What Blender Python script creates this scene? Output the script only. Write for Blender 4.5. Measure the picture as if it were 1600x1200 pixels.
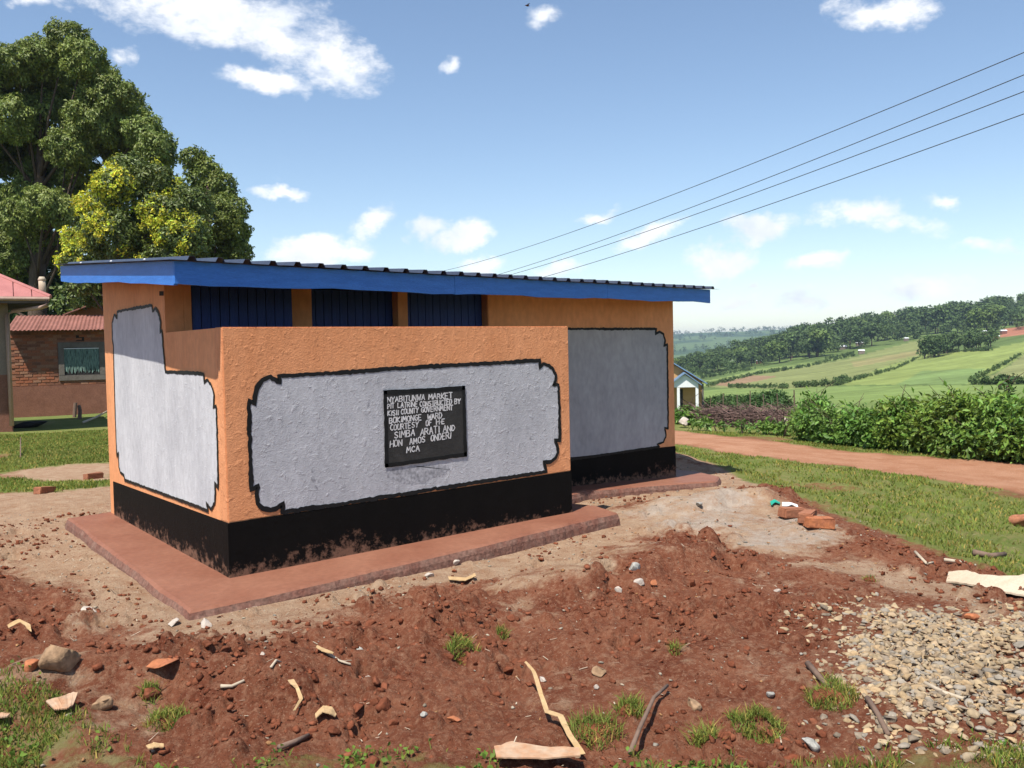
import bpy, bmesh, math, random
import numpy as np
from mathutils import Vector, Matrix
from mathutils.geometry import tessellate_polygon
for o in list(bpy.data.objects): bpy.data.objects.remove(o)
scene = bpy.context.scene
COL = scene.collection
R = math.radians
rng = np.random.default_rng(7)
random.seed(7)

# ------------------------------------------------------------------ camera
CAM = np.array([-2.2831, -6.2321, 1.5535]); YAW, PIT, ROL, FPX = 0.6603, -0.0383, -0.0217, 1410.84
FW = np.array([math.sin(YAW)*math.cos(PIT), math.cos(YAW)*math.cos(PIT), math.sin(PIT)])
r0 = np.array([math.cos(YAW), -math.sin(YAW), 0.0]); u0 = np.cross(r0, FW)
RT = math.cos(ROL)*r0 + math.sin(ROL)*u0
UP = -math.sin(ROL)*r0 + math.cos(ROL)*u0
cd = bpy.data.cameras.new('camera'); cam = bpy.data.objects.new('camera', cd); COL.objects.link(cam)
cd.sensor_width = 36; cd.lens = 36*FPX/1600; cd.clip_end = 20000; cd.clip_start = 0.05
M = Matrix.Identity(4)
for i in range(3):
    M[i][0] = RT[i]; M[i][1] = UP[i]; M[i][2] = -FW[i]; M[i][3] = CAM[i]
cam.matrix_world = M
scene.camera = cam

def raydir(px, py): return FW + RT*(px-800)/FPX - UP*(py-600)/FPX
def atd(px, py, depth): return CAM + raydir(px, py)*depth
def onplane(px, py, ax, v):
    d = raydir(px, py); return CAM + d*((v-CAM[ax])/d[ax])

# ------------------------------------------------------------------ light, sky, exposure
SUN_D = np.array([.34, .15, -.68]); SUN_D /= np.linalg.norm(SUN_D)
sd_ = bpy.data.lights.new('sun', 'SUN'); sd_.energy = 5.0; sd_.angle = R(0.53); sd_.color = (1, .95, .87)
sun = bpy.data.objects.new('sun', sd_); COL.objects.link(sun)
sun.rotation_euler = Vector(SUN_D).to_track_quat('-Z', 'Y').to_euler()
vs = scene.view_settings
vs.view_transform = 'Standard'; vs.look = 'None'; vs.gamma = 1; vs.use_curve_mapping = False; vs.exposure = 0.56

world = bpy.data.worlds.new('World'); scene.world = world; world.use_nodes = True
wn = world.node_tree.nodes; wl = world.node_tree.links; wn.clear()
wout = wn.new('ShaderNodeOutputWorld')
sky = wn.new('ShaderNodeTexSky'); sky.sky_type = 'NISHITA'; sky.sun_disc = False
sky.sun_elevation = math.asin(-SUN_D[2]); sky.sun_rotation = math.atan2(-SUN_D[0], -SUN_D[1])
sky.air_density = 1.0; sky.dust_density = 0.15; sky.ozone_density = 1.0; sky.altitude = 300
bgs = wn.new('ShaderNodeBackground'); bgs.inputs[1].default_value = 0.110
wl.new(sky.outputs[0], bgs.inputs[0])
bgc = wn.new('ShaderNodeBackground'); bgc.inputs[1].default_value = 0.84
tc = wn.new('ShaderNodeTexCoord')
def W_noise(vec, scale, detail, rough):
    n = wn.new('ShaderNodeTexNoise'); n.inputs['Scale'].default_value = scale; n.inputs['Detail'].default_value = detail
    n.inputs['Roughness'].default_value = rough; wl.new(vec, n.inputs['Vector']); return n
def W_math(op, a, b=None, c=None):
    n = wn.new('ShaderNodeMath'); n.operation = op
    for i, v in enumerate((a, b, c)):
        if v is None: continue
        if isinstance(v, (int, float)): n.inputs[i].default_value = v
        else: wl.new(v, n.inputs[i])
    return n.outputs[0]
GEN = tc.outputs['Generated']
wa = W_noise(GEN, 9, 5, .6)
sub = wn.new('ShaderNodeVectorMath'); sub.operation = 'SUBTRACT'; wl.new(wa.outputs['Color'], sub.inputs[0]); sub.inputs[1].default_value = (.5, .5, .5)
sc_ = wn.new('ShaderNodeVectorMath'); sc_.operation = 'SCALE'; wl.new(sub.outputs[0], sc_.inputs[0]); sc_.inputs['Scale'].default_value = .075
add = wn.new('ShaderNodeVectorMath'); add.operation = 'ADD'; wl.new(GEN, add.inputs[0]); wl.new(sc_.outputs[0], add.inputs[1])
WARP = add.outputs[0]
# cumulus clouds: (column, row, half width, half height, tilt, strength)
CLOUDS = [(335,18,190,58,-8,1.25),(240,-10,150,44,0,1.0),(440,58,110,48,-12,1.2),(522,100,92,44,-8,1.1),(408,137,72,26,0,.9),
 (486,396,72,34,0,1.1),(545,392,40,22,0,.75),(578,348,50,22,25,.85),(668,357,42,20,12,.9),(722,373,66,26,14,1.0),(758,416,46,20,10,.9),(440,300,46,13,0,.75),
 (712,101,22,13,25,.7),(845,30,34,24,0,.7),(1380,18,80,26,-4,.85),(1015,372,56,18,12,.9),(1185,354,70,25,12,1.0),(1126,408,60,27,12,1.05),(1276,413,46,19,8,.95),
 (1362,337,120,26,-4,1.0),(1450,453,80,26,5,.8),(935,326,40,12,4,.7),(878,428,54,17,10,.85),(1150,474,70,18,10,.65),(1182,447,26,11,10,.65),(1490,300,32,13,0,.6),
 (197,104,24,22,0,.5),(1240,470,60,20,0,.5),(70,0,60,20,0,.7),(1560,380,60,14,0,.4),(820,480,90,18,0,.6)]
total = None
for (cx, cy, hw, hh, tilt, amp) in CLOUDS:
    D = raydir(cx, cy); D /= np.linalg.norm(D)
    rr = RT - D*(RT@D); rr /= np.linalg.norm(rr); uu = np.cross(rr, -D); uu = np.cross(D, rr)*-1
    if uu[2] < 0: uu = -uu
    t = R(tilt); a = rr*math.cos(t)+uu*math.sin(t); b = -rr*math.sin(t)+uu*math.cos(t); c = np.cross(a, b)
    m = wn.new('ShaderNodeMapping'); m.vector_type = 'TEXTURE'
    m.inputs['Location'].default_value = tuple(D)
    m.inputs['Rotation'].default_value = Matrix((a, b, c)).transposed().to_euler('XYZ')
    m.inputs['Scale'].default_value = (hw/FPX*1.15, hh/FPX*1.15, .6)
    wl.new(WARP, m.inputs['Vector'])
    g = wn.new('ShaderNodeTexGradient'); g.gradient_type = 'SPHERICAL'; wl.new(m.outputs[0], g.inputs[0])
    s = W_math('MULTIPLY', g.outputs['Fac'], amp*(1.0 if hw > 90 else 1.4))
    total = s if total is None else W_math('MAXIMUM', total, s)
# the same kind of small clouds over the rest of the sky
big = W_noise(GEN, 3.1, 2, .5)
rest = W_math('MULTIPLY', W_math('SUBTRACT', big.outputs['Fac'], .60), 2.2)
rest = W_math('MAXIMUM', rest, 0.0)
total = W_math('MAXIMUM', total, rest)
mapf = wn.new('ShaderNodeMapping'); mapf.inputs['Scale'].default_value = (1, 1, 1.9); wl.new(GEN, mapf.inputs['Vector'])
fine = W_noise(mapf.outputs[0], 26, 8, .66)
dens = W_math('ADD', total, W_math('MULTIPLY', W_math('SUBTRACT', fine.outputs['Fac'], .5), 1.75))
dens = W_math('MULTIPLY', dens, W_math('MINIMUM', W_math('MULTIPLY', total, 6.0), 1.0))
mr = wn.new('ShaderNodeMapRange'); mr.interpolation_type = 'SMOOTHSTEP'
wl.new(dens, mr.inputs[0]); mr.inputs[1].default_value = .14; mr.inputs[2].default_value = .95; mr.inputs[3].default_value = 0; mr.inputs[4].default_value = .97
shade = W_noise(GEN, 14, 5, .6)
cr = wn.new('ShaderNodeValToRGB'); cr.color_ramp.elements[0].position = .3; cr.color_ramp.elements[0].color = (.72, .78, .88, 1)
cr.color_ramp.elements[1].position = .6; cr.color_ramp.elements[1].color = (1, 1, 1, 1)
wl.new(shade.outputs['Fac'], cr.inputs[0]); wl.new(cr.outputs[0], bgc.inputs[0])
mx = wn.new('ShaderNodeMixShader'); wl.new(mr.outputs[0], mx.inputs[0]); wl.new(bgs.outputs[0], mx.inputs[1]); wl.new(bgc.outputs[0], mx.inputs[2])
wl.new(mx.outputs[0], wout.inputs['Surface'])
scene.cycles.volume_bounces = 0; scene.cycles.max_bounces = 6; scene.cycles.transparent_max_bounces = 8
scene.cycles.use_denoising = True

# ------------------------------------------------------------------ numpy noise
_perm = rng.random((256, 256)).astype(np.float64)
def vnoise(x, y):
    xi = np.floor(x).astype(int); yi = np.floor(y).astype(int); fx = x-xi; fy = y-yi
    fx = fx*fx*(3-2*fx); fy = fy*fy*(3-2*fy)
    a = _perm[xi & 255, yi & 255]; b = _perm[(xi+1) & 255, yi & 255]; c = _perm[xi & 255, (yi+1) & 255]; d = _perm[(xi+1) & 255, (yi+1) & 255]
    return (a*(1-fx)+b*fx)*(1-fy) + (c*(1-fx)+d*fx)*fy
def fbm(x, y, s, octv=4, gain=.5):
    v = 0; amp = 1; tot = 0
    for k in range(octv):
        v = v + amp*vnoise(x*s+17.3*k, y*s-9.1*k); tot += amp; amp *= gain; s *= 2.03
    return v/tot
def smooth(v, a, b):
    t = np.clip((v-a)/(b-a), 0, 1); return t*t*(3-2*t)

# ------------------------------------------------------------------ terrain
def hor(px): return 563.24 - .021667*px
_cols = [1060, 1300, 1600]
_prof = {1060: [(14, 0), (20, 672), (35, 655), (60, 641), (85, 640), (150, 629), (300, 606), (450, 592), (620, 578), (900, 578), (1500, 566), (3200, 522), (4200, 538), (7000, 548)],
         1300: [(14, 0), (20, 668), (35, 652), (60, 640), (85, 633), (150, 619), (300, 588), (450, 564), (700, 528), (1000, 538), (1500, 540), (3200, 509), (4200, 528), (7000, 540)],
         1600: [(14, 0), (20, 664), (35, 648), (60, 636), (85, 628), (150, 606), (300, 561), (450, 528), (700, 494), (880, 480), (1500, 505), (3200, 505), (4200, 525), (7000, 535)]}
_rg = np.exp(np.linspace(math.log(20), math.log(7000), 160))
_slopes = []
for c in _cols:
    P = _prof[c][1:]
    az = math.atan2(raydir(c, hor(c))[0], raydir(c, hor(c))[1])
    cs = math.cos(az-YAW)
    yy = np.interp(np.log(_rg), [math.log(a) for a, _ in P], [b for _, b in P])
    sl = (hor(c)-yy)/FPX*cs
    _slopes.append((math.degrees(az), 1.5535+_rg*sl))
_azs = [a for a, _ in _slopes]
SLAB = [(-.50, -.64), (3.60, -.34), (3.60, .62), (4.25, .92), (6.35, .62), (6.62, 1.3), (6.62, 3.5), (-.42, 3.5)]
MD = np.array([.518, .857]); MN = np.array([.857, -.518]); M1 = np.array([6.75, 1.1])
def poly_sd(x, y, poly):
    """signed distance, positive inside"""
    x = np.asarray(x, float); y = np.asarray(y, float)
    ins = np.zeros(x.shape, bool); dm = np.full(x.shape, 1e9); n = len(poly)
    for i in range(n):
        ax, ay = poly[i][:2]; bx, by = poly[(i+1) % n][:2]
        ex, ey = bx-ax, by-ay; L2 = ex*ex+ey*ey+1e-12
        t = np.clip(((x-ax)*ex+(y-ay)*ey)/L2, 0, 1)
        dm = np.minimum(dm, np.hypot(x-ax-t*ex, y-ay-t*ey))
        c = ((ay > y) != (by > y)) & (x < (bx-ax)*(y-ay)/((by-ay) if abs(by-ay) > 1e-9 else 1e-9)+ax)
        ins ^= c
    return np.where(ins, dm, -dm)
def gz(x, y):
    x = np.asarray(x, float); y = np.asarray(y, float)
    dx = x-CAM[0]; dy = y-CAM[1]; rho = np.hypot(dx, dy); az = np.degrees(np.arctan2(dx, dy))
    sdm = (x-M1[0])*MN[0] + (y-M1[1])*MN[1] + (fbm(x, y, .9, 2)-.5)*.5
    near = -.085 + .03*smooth(x, 1, 3.5)*smooth(-np.hypot(x-3.6, y), -2.2, -.4) - .14*smooth(sdm, -.15, 1.0) - .14*smooth(sdm, .8, 4.5)
    near = near - .06*smooth(y, 4, 9) - .10*smooth(rho, 12, 26)
    near = near - .05*smooth(-(x*.6+y*.8), 1.6, 3.2) + (fbm(x, y, .35, 3)-.5)*.08
    m_ = rho < 14
    if np.any(m_):
        xx, yy = (x, y) if x.ndim == 0 else (x[m_], y[m_])
        ds = -poly_sd(np.atleast_1d(xx), np.atleast_1d(yy), SLAB)+(fbm(np.atleast_1d(xx), np.atleast_1d(yy), 1.1, 3)-.5)*1.1
        br = .10*np.exp(-((ds-1.15)/.42)**2)*(.25+1.5*smooth(fbm(np.atleast_1d(xx)+3, np.atleast_1d(yy)+8, 1.4, 3), .36, .62))+.11*(fbm(np.atleast_1d(xx)-5, np.atleast_1d(yy)+2, .9, 2)-.5)*smooth(ds, .7, 1.6)
        br = br*(1-smooth(np.atleast_1d((xx-M1[0])*MN[0]+(yy-M1[1])*MN[1]), -.4, .5))*(1-smooth(np.atleast_1d(yy), 2.5, 4.5))
        if x.ndim == 0: near = near+br[0]
        else: near = near.copy(); near[m_] += br
    lr = np.log(np.clip(rho, 20, 7000)); k = (lr-math.log(20))/(math.log(7000)-math.log(20))*159
    prof = [np.interp(k, np.arange(160), s[1]) for s in _slopes]
    t1 = np.clip((az-_azs[0])/(_azs[1]-_azs[0]), 0, 1); t2 = np.clip((az-_azs[1])/(_azs[2]-_azs[1]), 0, 1)
    far = np.where(az < _azs[1], prof[0]*(1-t1)+prof[1]*t1, prof[1]*(1-t2)+prof[2]*t2)
    far = far + (fbm(x, y, .006, 3)-.5)*np.clip(rho*.006, 0, 14)*smooth(rho, 60, 300)
    w = smooth(rho, 17, 40)*smooth(az, 24, 40)*(1-smooth(az, 105, 150))
    return near*(1-w) + far*w
def at(px, py, dz=0):
    d = raydir(px, py); ts = np.exp(np.linspace(math.log(2.0), math.log(6000), 280))
    P = CAM[None]+ts[:, None]*d[None]; h = P[:, 2]-gz(P[:, 0], P[:, 1])
    i = int(np.argmax(h < 0)); i = max(i, 1); lo, hi = ts[i-1], ts[i]
    for _ in range(17):
        m = (lo+hi)/2; q = CAM+m*d
        if q[2] < float(gz(q[0], q[1])): hi = m
        else: lo = m
    q = CAM+hi*d; return np.array([q[0], q[1], q[2]+dz])
def pxpoly(pts): return [at(*p) for p in pts]

GRAVEL = pxpoly([(1285, 965), (1350, 945), (1440, 955), (1540, 960), (1640, 950), (1720, 1010), (1700, 1210), (1500, 1185), (1300, 1165), (1310, 1110), (1335, 1060), (1300, 1010)])
GR_BL = pxpoly([(-60, 1065), (60, 1078), (120, 1105), (180, 1140), (235, 1185), (300, 1240), (-100, 1330), (-250, 1150)])
GR_BR = pxpoly([(1010, 1195), (1130, 1185), (1290, 1172), (1500, 1160), (1640, 1165), (1750, 1260), (1200, 1300), (900, 1240)])
GR_BM = pxpoly([(380, 1192), (480, 1186), (560, 1198), (700, 1192), (800, 1200), (800, 1290), (350, 1290)])
LAWN = pxpoly([(-160, 800), (0, 770), (90, 768), (175, 758)]) + [np.array([1.0, 5.6, 0]), np.array([9, 9, 0]), np.array([14, 40, 0]), np.array([-16, 40, 0]), np.array([-14, 12, 0])]
BARE = pxpoly([(20, 742), (90, 728), (178, 722), (178, 750), (90, 752)])
LDUST = pxpoly([(-140, 790), (0, 772), (180, 756), (180, 800), (90, 818), (-60, 850)])
ASH = pxpoly([(985, 800), (1080, 775), (1180, 785), (1260, 800), (1345, 850), (1250, 862), (1120, 845), (1000, 830)])
DRYR = pxpoly([(1230, 880), (1350, 870), (1480, 905), (1590, 960), (1560, 985), (1420, 935)])
ROAD = [(7.2, -9), (9.25, -1.5), (9.75, 3.0), (10.2, 6), (12.5, 16), (17, 30), (20.5, 29), (15.3, 15), (12.9, 6.2), (12.35, 3.0), (12.2, -1), (10.6, -9)]
def zones(x, y):
    wx = x + (fbm(x, y, 1.7, 3)-.5)*.5; wy = y + (fbm(x+40, y, 1.7, 3)-.5)*.5
    hx = x + (fbm(x, y, 4, 3)-.5)*.35; hy = y + (fbm(x+40, y, 4, 3)-.5)*.35
    sdm = (wx-M1[0])*MN[0] + (wy-M1[1])*MN[1]
    rd = poly_sd(wx, wy, ROAD); road = smooth(rd, -.15, .15)
    grass = smooth(sdm, .05, .5)
    patch = fbm(x, y, .55, 3)
    grass = np.maximum(grass, smooth(poly_sd(wx, wy, LAWN), -.3, .3))
    for g in (GR_BL, GR_BR, GR_BM): grass = np.maximum(grass, smooth(poly_sd(hx, hy, g), -.12, .12))
    rho = np.hypot(x-CAM[0], y-CAM[1])
    grass = np.maximum(grass, smooth(rho, 20, 24))
    grass = grass*(1-.9*smooth(poly_sd(wx, wy, BARE), -.4, .3))*(1-.55*smooth(patch, .60, .72))
    grass = grass*(1-road)*(1-.58*(1-smooth(rho, 4.6, 6.5)))
    sl = poly_sd(wx, wy, SLAB)
    dust = 1-smooth(-sl+(fbm(x, y, .7, 3)-.5)*.8, .05, 1.05)
    dust = np.maximum(dust, .62*smooth(fbm(x+7, y-3, .9, 5, .62), .46, .68)*(1-.55*smooth(-sl, 1.0, 2.2)))
    dust = np.maximum(dust, smooth(poly_sd(wx, wy, BARE), -.6, .2))
    dust = np.maximum(dust, .85*smooth(poly_sd(wx, wy, ASH), -.5, .3))
    dust = np.maximum(dust, .7*smooth(poly_sd(wx, wy, DRYR), -.25, .25))
    dust = np.maximum(dust, smooth(poly_sd(wx, wy, LDUST), -.5, .3))
    ash = smooth(poly_sd(wx, wy, ASH), -.35, .35)*(.55+.9*(fbm(x, y, 2.2, 3)-.35))
    dust = np.clip(dust*(.55+1.0*fbm(x, y, 2.6, 3)), 0, 1)
    return np.clip(grass, 0, 1), np.clip(dust, 0, 1), np.clip(ash, 0, 1), road
# fine relief raster near the camera
RX0, RX1, RY0, RY1, RS = -4.5, 9.0, -5.6, 7.0, .012
nx = int((RX1-RX0)/RS); ny = int((RY1-RY0)/RS)
gx, gy = np.meshgrid(RX0+np.arange(nx)*RS, RY0+np.arange(ny)*RS, indexing='ij')
sub4 = (slice(None, None, 4), slice(None, None, 4))
zg, zd, za_, zr_ = zones(gx[sub4], gy[sub4])
up4 = lambda a: np.repeat(np.repeat(a, 4, 0), 4, 1)[:nx, :ny]
soilw = up4(np.clip(1-zd*1.15-zg*.6-zr_-.7*smooth(poly_sd(gx[sub4], gy[sub4], GRAVEL), -.2, .3), 0.16, 1))
REL = (fbm(gx, gy, 1.5, 3)-.5)*.17*soilw + (fbm(gx, gy, 5, 5, .66)-.5)*.075*(.22+soilw) + (np.abs(fbm(gx, gy, 13, 4, .65)-.5))*-.075*soilw
lump = smooth(fbm(gx, gy, 1.3, 3), .47, .62)
def splat(x, y, r, h, sharp=1.0):
    i0 = int((x-r-RX0)/RS); i1 = int((x+r-RX0)/RS)+2; j0 = int((y-r-RY0)/RS); j1 = int((y+r-RY0)/RS)+2
    if i0 < 0 or j0 < 0 or i1 >= nx or j1 >= ny: return
    X = gx[i0:i1, j0:j1]-x; Y = gy[i0:i1, j0:j1]-y
    a = random.random()*6.28; e = random.uniform(.65, 1)
    U = (X*math.cos(a)+Y*math.sin(a))/r; V = (-X*math.sin(a)+Y*math.cos(a))/(r*e)
    q = np.clip(1-(U*U+V*V), 0, 1)**(.5*sharp)
    blk = REL[i0:i1, j0:j1]
    REL[i0:i1, j0:j1] = np.maximum(blk, blk*(q <= 0)+(blk.mean()+h*q)*(q > 0)) if h > 0 else blk+h*q
NS = 15000
sx = rng.uniform(RX0+.3, RX1-.3, NS); sy = rng.uniform(RY0+.3, 3.0, NS)
for k in range(NS):
    i = int((sx[k]-RX0)/RS); j = int((sy[k]-RY0)/RS)
    w = soilw[i, j]
    if random.random() > w*(.12+.88*lump[i, j]): continue
    r_ = .014+.065*random.random()**2.6
    splat(sx[k], sy[k], r_*1.1, r_*.85)
PITS = [(575, 1105, .055), (790, 1005, .06), (735, 1012, .07), (970, 1002, .05), (570, 1042, .05), (1190, 1140, .06), (840, 885, .06), (960, 885, .08), (150, 975, .05), (310, 1000, .06), (345, 1030, .04), (1265, 1000, .05), (985, 930, .05), (1130, 935, .05), (20, 870, .09), (45, 905, .06), (30, 830, .06), (560, 1000, .06), (800, 1040, .07), (1150, 880, .05)]
for (a, b, r_) in PITS:
    q = at(a, b); splat(q[0], q[1], r_*1.35, -.10, 1.2)
    for _ in range(14):
        t = random.uniform(0, 6.28); s = r_*random.uniform(1.3, 3.2); rr_ = random.uniform(.015, .045)
        splat(q[0]+s*math.cos(t), q[1]+s*math.sin(t), rr_, rr_*.8)
def rel(x, y):
    x = np.asarray(x, float); y = np.asarray(y, float)
    fi = np.clip((x-RX0)/RS, 0, nx-1.001); fj = np.clip((y-RY0)/RS, 0, ny-1.001)
    i = fi.astype(int); j = fj.astype(int); a = fi-i; b = fj-j
    v = (REL[i, j]*(1-a)+REL[i+1, j]*a)*(1-b)+(REL[i, j+1]*(1-a)+REL[i+1, j+1]*a)*b
    edge = smooth(np.minimum(np.minimum(x-RX0, RX1-x), np.minimum(y-RY0, RY1-y)), 0, .6)
    return v*edge*smooth(-poly_sd(x, y, SLAB), -.02, .10)
def gtop(x, y): return gz(x, y)+rel(x, y)

# ------------------------------------------------------------------ materials
def mat(name, c1, c2=None, rough=.8, scale=4., bump=0., bscale=60., bdet=4, spec=.3, fine=.12, fscale=40., detail=5, metal=0., trans=0., attr=None, stretch=None, bdist=.01):
    m = bpy.data.materials.new(name); m.use_nodes = True; n = m.node_tree.nodes; l = m.node_tree.links
    p = n['Principled BSDF']; p.inputs['Roughness'].default_value = rough; p.inputs['Specular IOR Level'].default_value = spec; p.inputs['Metallic'].default_value = metal
    t = n.new('ShaderNodeTexCoord'); vec = t.outputs['Object']
    if stretch:
        mp = n.new('ShaderNodeMapping'); mp.inputs['Scale'].default_value = stretch; l.new(vec, mp.inputs[0]); vec = mp.outputs[0]
    a = n.new('ShaderNodeTexNoise'); a.inputs['Scale'].default_value = scale; a.inputs['Detail'].default_value = detail; a.inputs['Roughness'].default_value = .6; l.new(vec, a.inputs['Vector'])
    mr = n.new('ShaderNodeMapRange'); mr.inputs[1].default_value = .32; mr.inputs[2].default_value = .68; l.new(a.outputs['Fac'], mr.inputs[0])
    mix = n.new('ShaderNodeMix'); mix.data_type = 'RGBA'; l.new(mr.outputs[0], mix.inputs[0])
    mix.inputs[6].default_value = (*c1, 1); mix.inputs[7].default_value = (*(c2 or c1), 1)
    col = mix.outputs[2]
    b = n.new('ShaderNodeTexNoise'); b.inputs['Scale'].default_value = fscale; b.inputs['Detail'].default_value = 4; l.new(vec, b.inputs['Vector'])
    mr2 = n.new('ShaderNodeMapRange'); mr2.inputs[1].default_value = .3; mr2.inputs[2].default_value = .7; mr2.inputs[3].default_value = 1-fine; mr2.inputs[4].default_value = 1+fine; l.new(b.outputs['Fac'], mr2.inputs[0])
    vm = n.new('ShaderNodeVectorMath'); vm.operation = 'SCALE'; l.new(col, vm.inputs[0]); l.new(mr2.outputs[0], vm.inputs['Scale']); col = vm.outputs[0]
    if attr:
        at_ = n.new('ShaderNodeAttribute'); at_.attribute_name = attr
        vm2 = n.new('ShaderNodeVectorMath'); vm2.operation = 'MULTIPLY'; l.new(col, vm2.inputs[0]); l.new(at_.outputs['Color'], vm2.inputs[1]); col = vm2.outputs[0]
    l.new(col, p.inputs['Base Color'])
    if bump:
        bn = n.new('ShaderNodeTexNoise'); bn.inputs['Scale'].default_value = bscale; bn.inputs['Detail'].default_value = bdet; bn.inputs['Roughness'].default_value = .6; l.new(vec, bn.inputs['Vector'])
        bp = n.new('ShaderNodeBump'); bp.inputs['Strength'].default_value = bump; bp.inputs['Distance'].default_value = bdist; l.new(bn.outputs['Fac'], bp.inputs['Height']); l.new(bp.outputs[0], p.inputs['Normal'])
    if trans:
        tr = n.new('ShaderNodeBsdfTranslucent'); l.new(col, tr.inputs[0]); ms = n.new('ShaderNodeMixShader'); ms.inputs[0].default_value = trans
        l.new(p.outputs[0], ms.inputs[1]); l.new(tr.outputs[0], ms.inputs[2]); l.new(ms.outputs[0], n['Material Output'].inputs[0])
    m['_col'] = 1
    return m
def plaster(name, c1, c2, k, scale=3., dirt=None, speck=None, bs=16):
    """painted plaster: trowel ridges + sand grain"""
    m = mat(name, c1, c2, rough=.75, scale=scale, fine=.09, fscale=22, spec=.25, stretch=(1, 1, .5))
    n = m.node_tree.nodes; l = m.node_tree.links; p = n['Principled BSDF']
    t = n.new('ShaderNodeTexCoord')
    a = n.new('ShaderNodeTexNoise'); a.inputs['Scale'].default_value = bs; a.inputs['Detail'].default_value = 7; a.inputs['Roughness'].default_value = .62; a.inputs['Distortion'].default_value = .35; l.new(t.outputs['Object'], a.inputs['Vector'])
    g = n.new('ShaderNodeTexNoise'); g.inputs['Scale'].default_value = 150; g.inputs['Detail'].default_value = 2; l.new(t.outputs['Object'], g.inputs['Vector'])
    fl = n.new('ShaderNodeMapRange'); fl.inputs[1].default_value = .54; fl.inputs[2].default_value = .72; l.new(a.outputs['Fac'], fl.inputs[0])
    md = n.new('ShaderNodeTexNoise'); md.inputs['Scale'].default_value = 55; md.inputs['Detail'].default_value = 5; md.inputs['Roughness'].default_value = .65; l.new(t.outputs['Object'], md.inputs['Vector'])
    s0 = n.new('ShaderNodeMath'); s0.operation = 'MULTIPLY_ADD'; l.new(md.outputs['Fac'], s0.inputs[0]); s0.inputs[1].default_value = .5; fs = n.new('ShaderNodeMath'); fs.operation = 'MULTIPLY'; fs.inputs[1].default_value = .6; l.new(fl.outputs[0], fs.inputs[0]); l.new(fs.outputs[0], s0.inputs[2])
    s = n.new('ShaderNodeMath'); s.operation = 'MULTIPLY_ADD'; l.new(g.outputs['Fac'], s.inputs[0]); s.inputs[1].default_value = .3; l.new(s0.outputs[0], s.inputs[2])
    b = n.new('ShaderNodeBump'); b.inputs['Strength'].default_value = 1; b.inputs['Distance'].default_value = k; l.new(s.outputs[0], b.inputs['Height']); l.new(b.outputs[0], p.inputs['Normal'])
    src = p.inputs['Base Color'].links[0].from_socket
    if speck:   # dark scuffs and drips
        w = n.new('ShaderNodeTexNoise'); w.inputs['Scale'].default_value = 9; w.inputs['Detail'].default_value = 6; w.inputs['Roughness'].default_value = .7; l.new(t.outputs['Object'], w.inputs['Vector'])
        r = n.new('ShaderNodeMapRange'); r.inputs[1].default_value = .66; r.inputs[2].default_value = .76; r.inputs[4].default_value = .75; l.new(w.outputs['Fac'], r.inputs[0])
        x = n.new('ShaderNodeMix'); x.data_type = 'RGBA'; l.new(r.outputs[0], x.inputs[0]); l.new(src, x.inputs[6]); x.inputs[7].default_value = (*speck, 1); src = x.outputs[2]
    if dirt:    # earth splashed up from the slab
        sp = n.new('ShaderNodeSeparateXYZ'); l.new(t.outputs['Object'], sp.inputs[0])
        w = n.new('ShaderNodeTexNoise'); w.inputs['Scale'].default_value = 14; w.inputs['Detail'].default_value = 8; w.inputs['Roughness'].default_value = .75; l.new(t.outputs['Object'], w.inputs['Vector'])
        h = n.new('ShaderNodeMapRange'); h.inputs[1].default_value = -.02; h.inputs[2].default_value = .30; h.inputs[3].default_value = .31; h.inputs[4].default_value = -.12; l.new(sp.outputs[2], h.inputs[0])
        w2 = n.new('ShaderNodeTexNoise'); w2.inputs['Scale'].default_value = 1.7; w2.inputs['Detail'].default_value = 3; l.new(t.outputs['Object'], w2.inputs['Vector'])
        h2 = n.new('ShaderNodeMath'); h2.operation = 'MULTIPLY_ADD'; l.new(w2.outputs['Fac'], h2.inputs[0]); h2.inputs[1].default_value = .45; h2.inputs[2].default_value = -.26; 
        h3 = n.new('ShaderNodeMath'); h3.operation = 'ADD'; l.new(h.outputs[0], h3.inputs[0]); l.new(h2.outputs[0], h3.inputs[1])
        q = n.new('ShaderNodeMath'); q.operation = 'ADD'; l.new(w.outputs['Fac'], q.inputs[0]); l.new(h3.outputs[0], q.inputs[1])
        r = n.new('ShaderNodeMapRange'); r.inputs[1].default_value = .66; r.inputs[2].default_value = .80; r.inputs[4].default_value = .75; l.new(q.outputs[0], r.inputs[0])
        x = n.new('ShaderNodeMix'); x.data_type = 'RGBA'; l.new(r.outputs[0], x.inputs[0]); l.new(src, x.inputs[6]); x.inputs[7].default_value = (*dirt, 1); src = x.outputs[2]
    l.new(src, p.inputs['Base Color'])
    return m
MT = {}
MT['orange_rough'] = plaster('orange_rough', (.70, .31, .145), (.60, .245, .105), .0075, 3)
MT['orange'] = plaster('orange', (.74, .335, .155), (.64, .27, .115), .0022, 2)
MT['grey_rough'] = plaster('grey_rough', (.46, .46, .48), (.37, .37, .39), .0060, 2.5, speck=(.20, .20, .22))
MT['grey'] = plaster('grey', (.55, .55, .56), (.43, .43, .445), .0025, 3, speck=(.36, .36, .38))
MT['grey_shaded'] = plaster('grey_shaded', (.38, .38, .395), (.30, .30, .315), .0022, 3, speck=(.27, .27, .29))  # same panel grey, its colour darkened for the shade under the roof
MT['black'] = plaster('black', (.0045, .0042, .004), (.006, .0055, .005), .003, 5, dirt=(.22, .12, .08))
MT['black'].node_tree.nodes['Principled BSDF'].inputs['Roughness'].default_value = .6; MT['black'].node_tree.nodes['Principled BSDF'].inputs['Specular IOR Level'].default_value = .07
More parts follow.
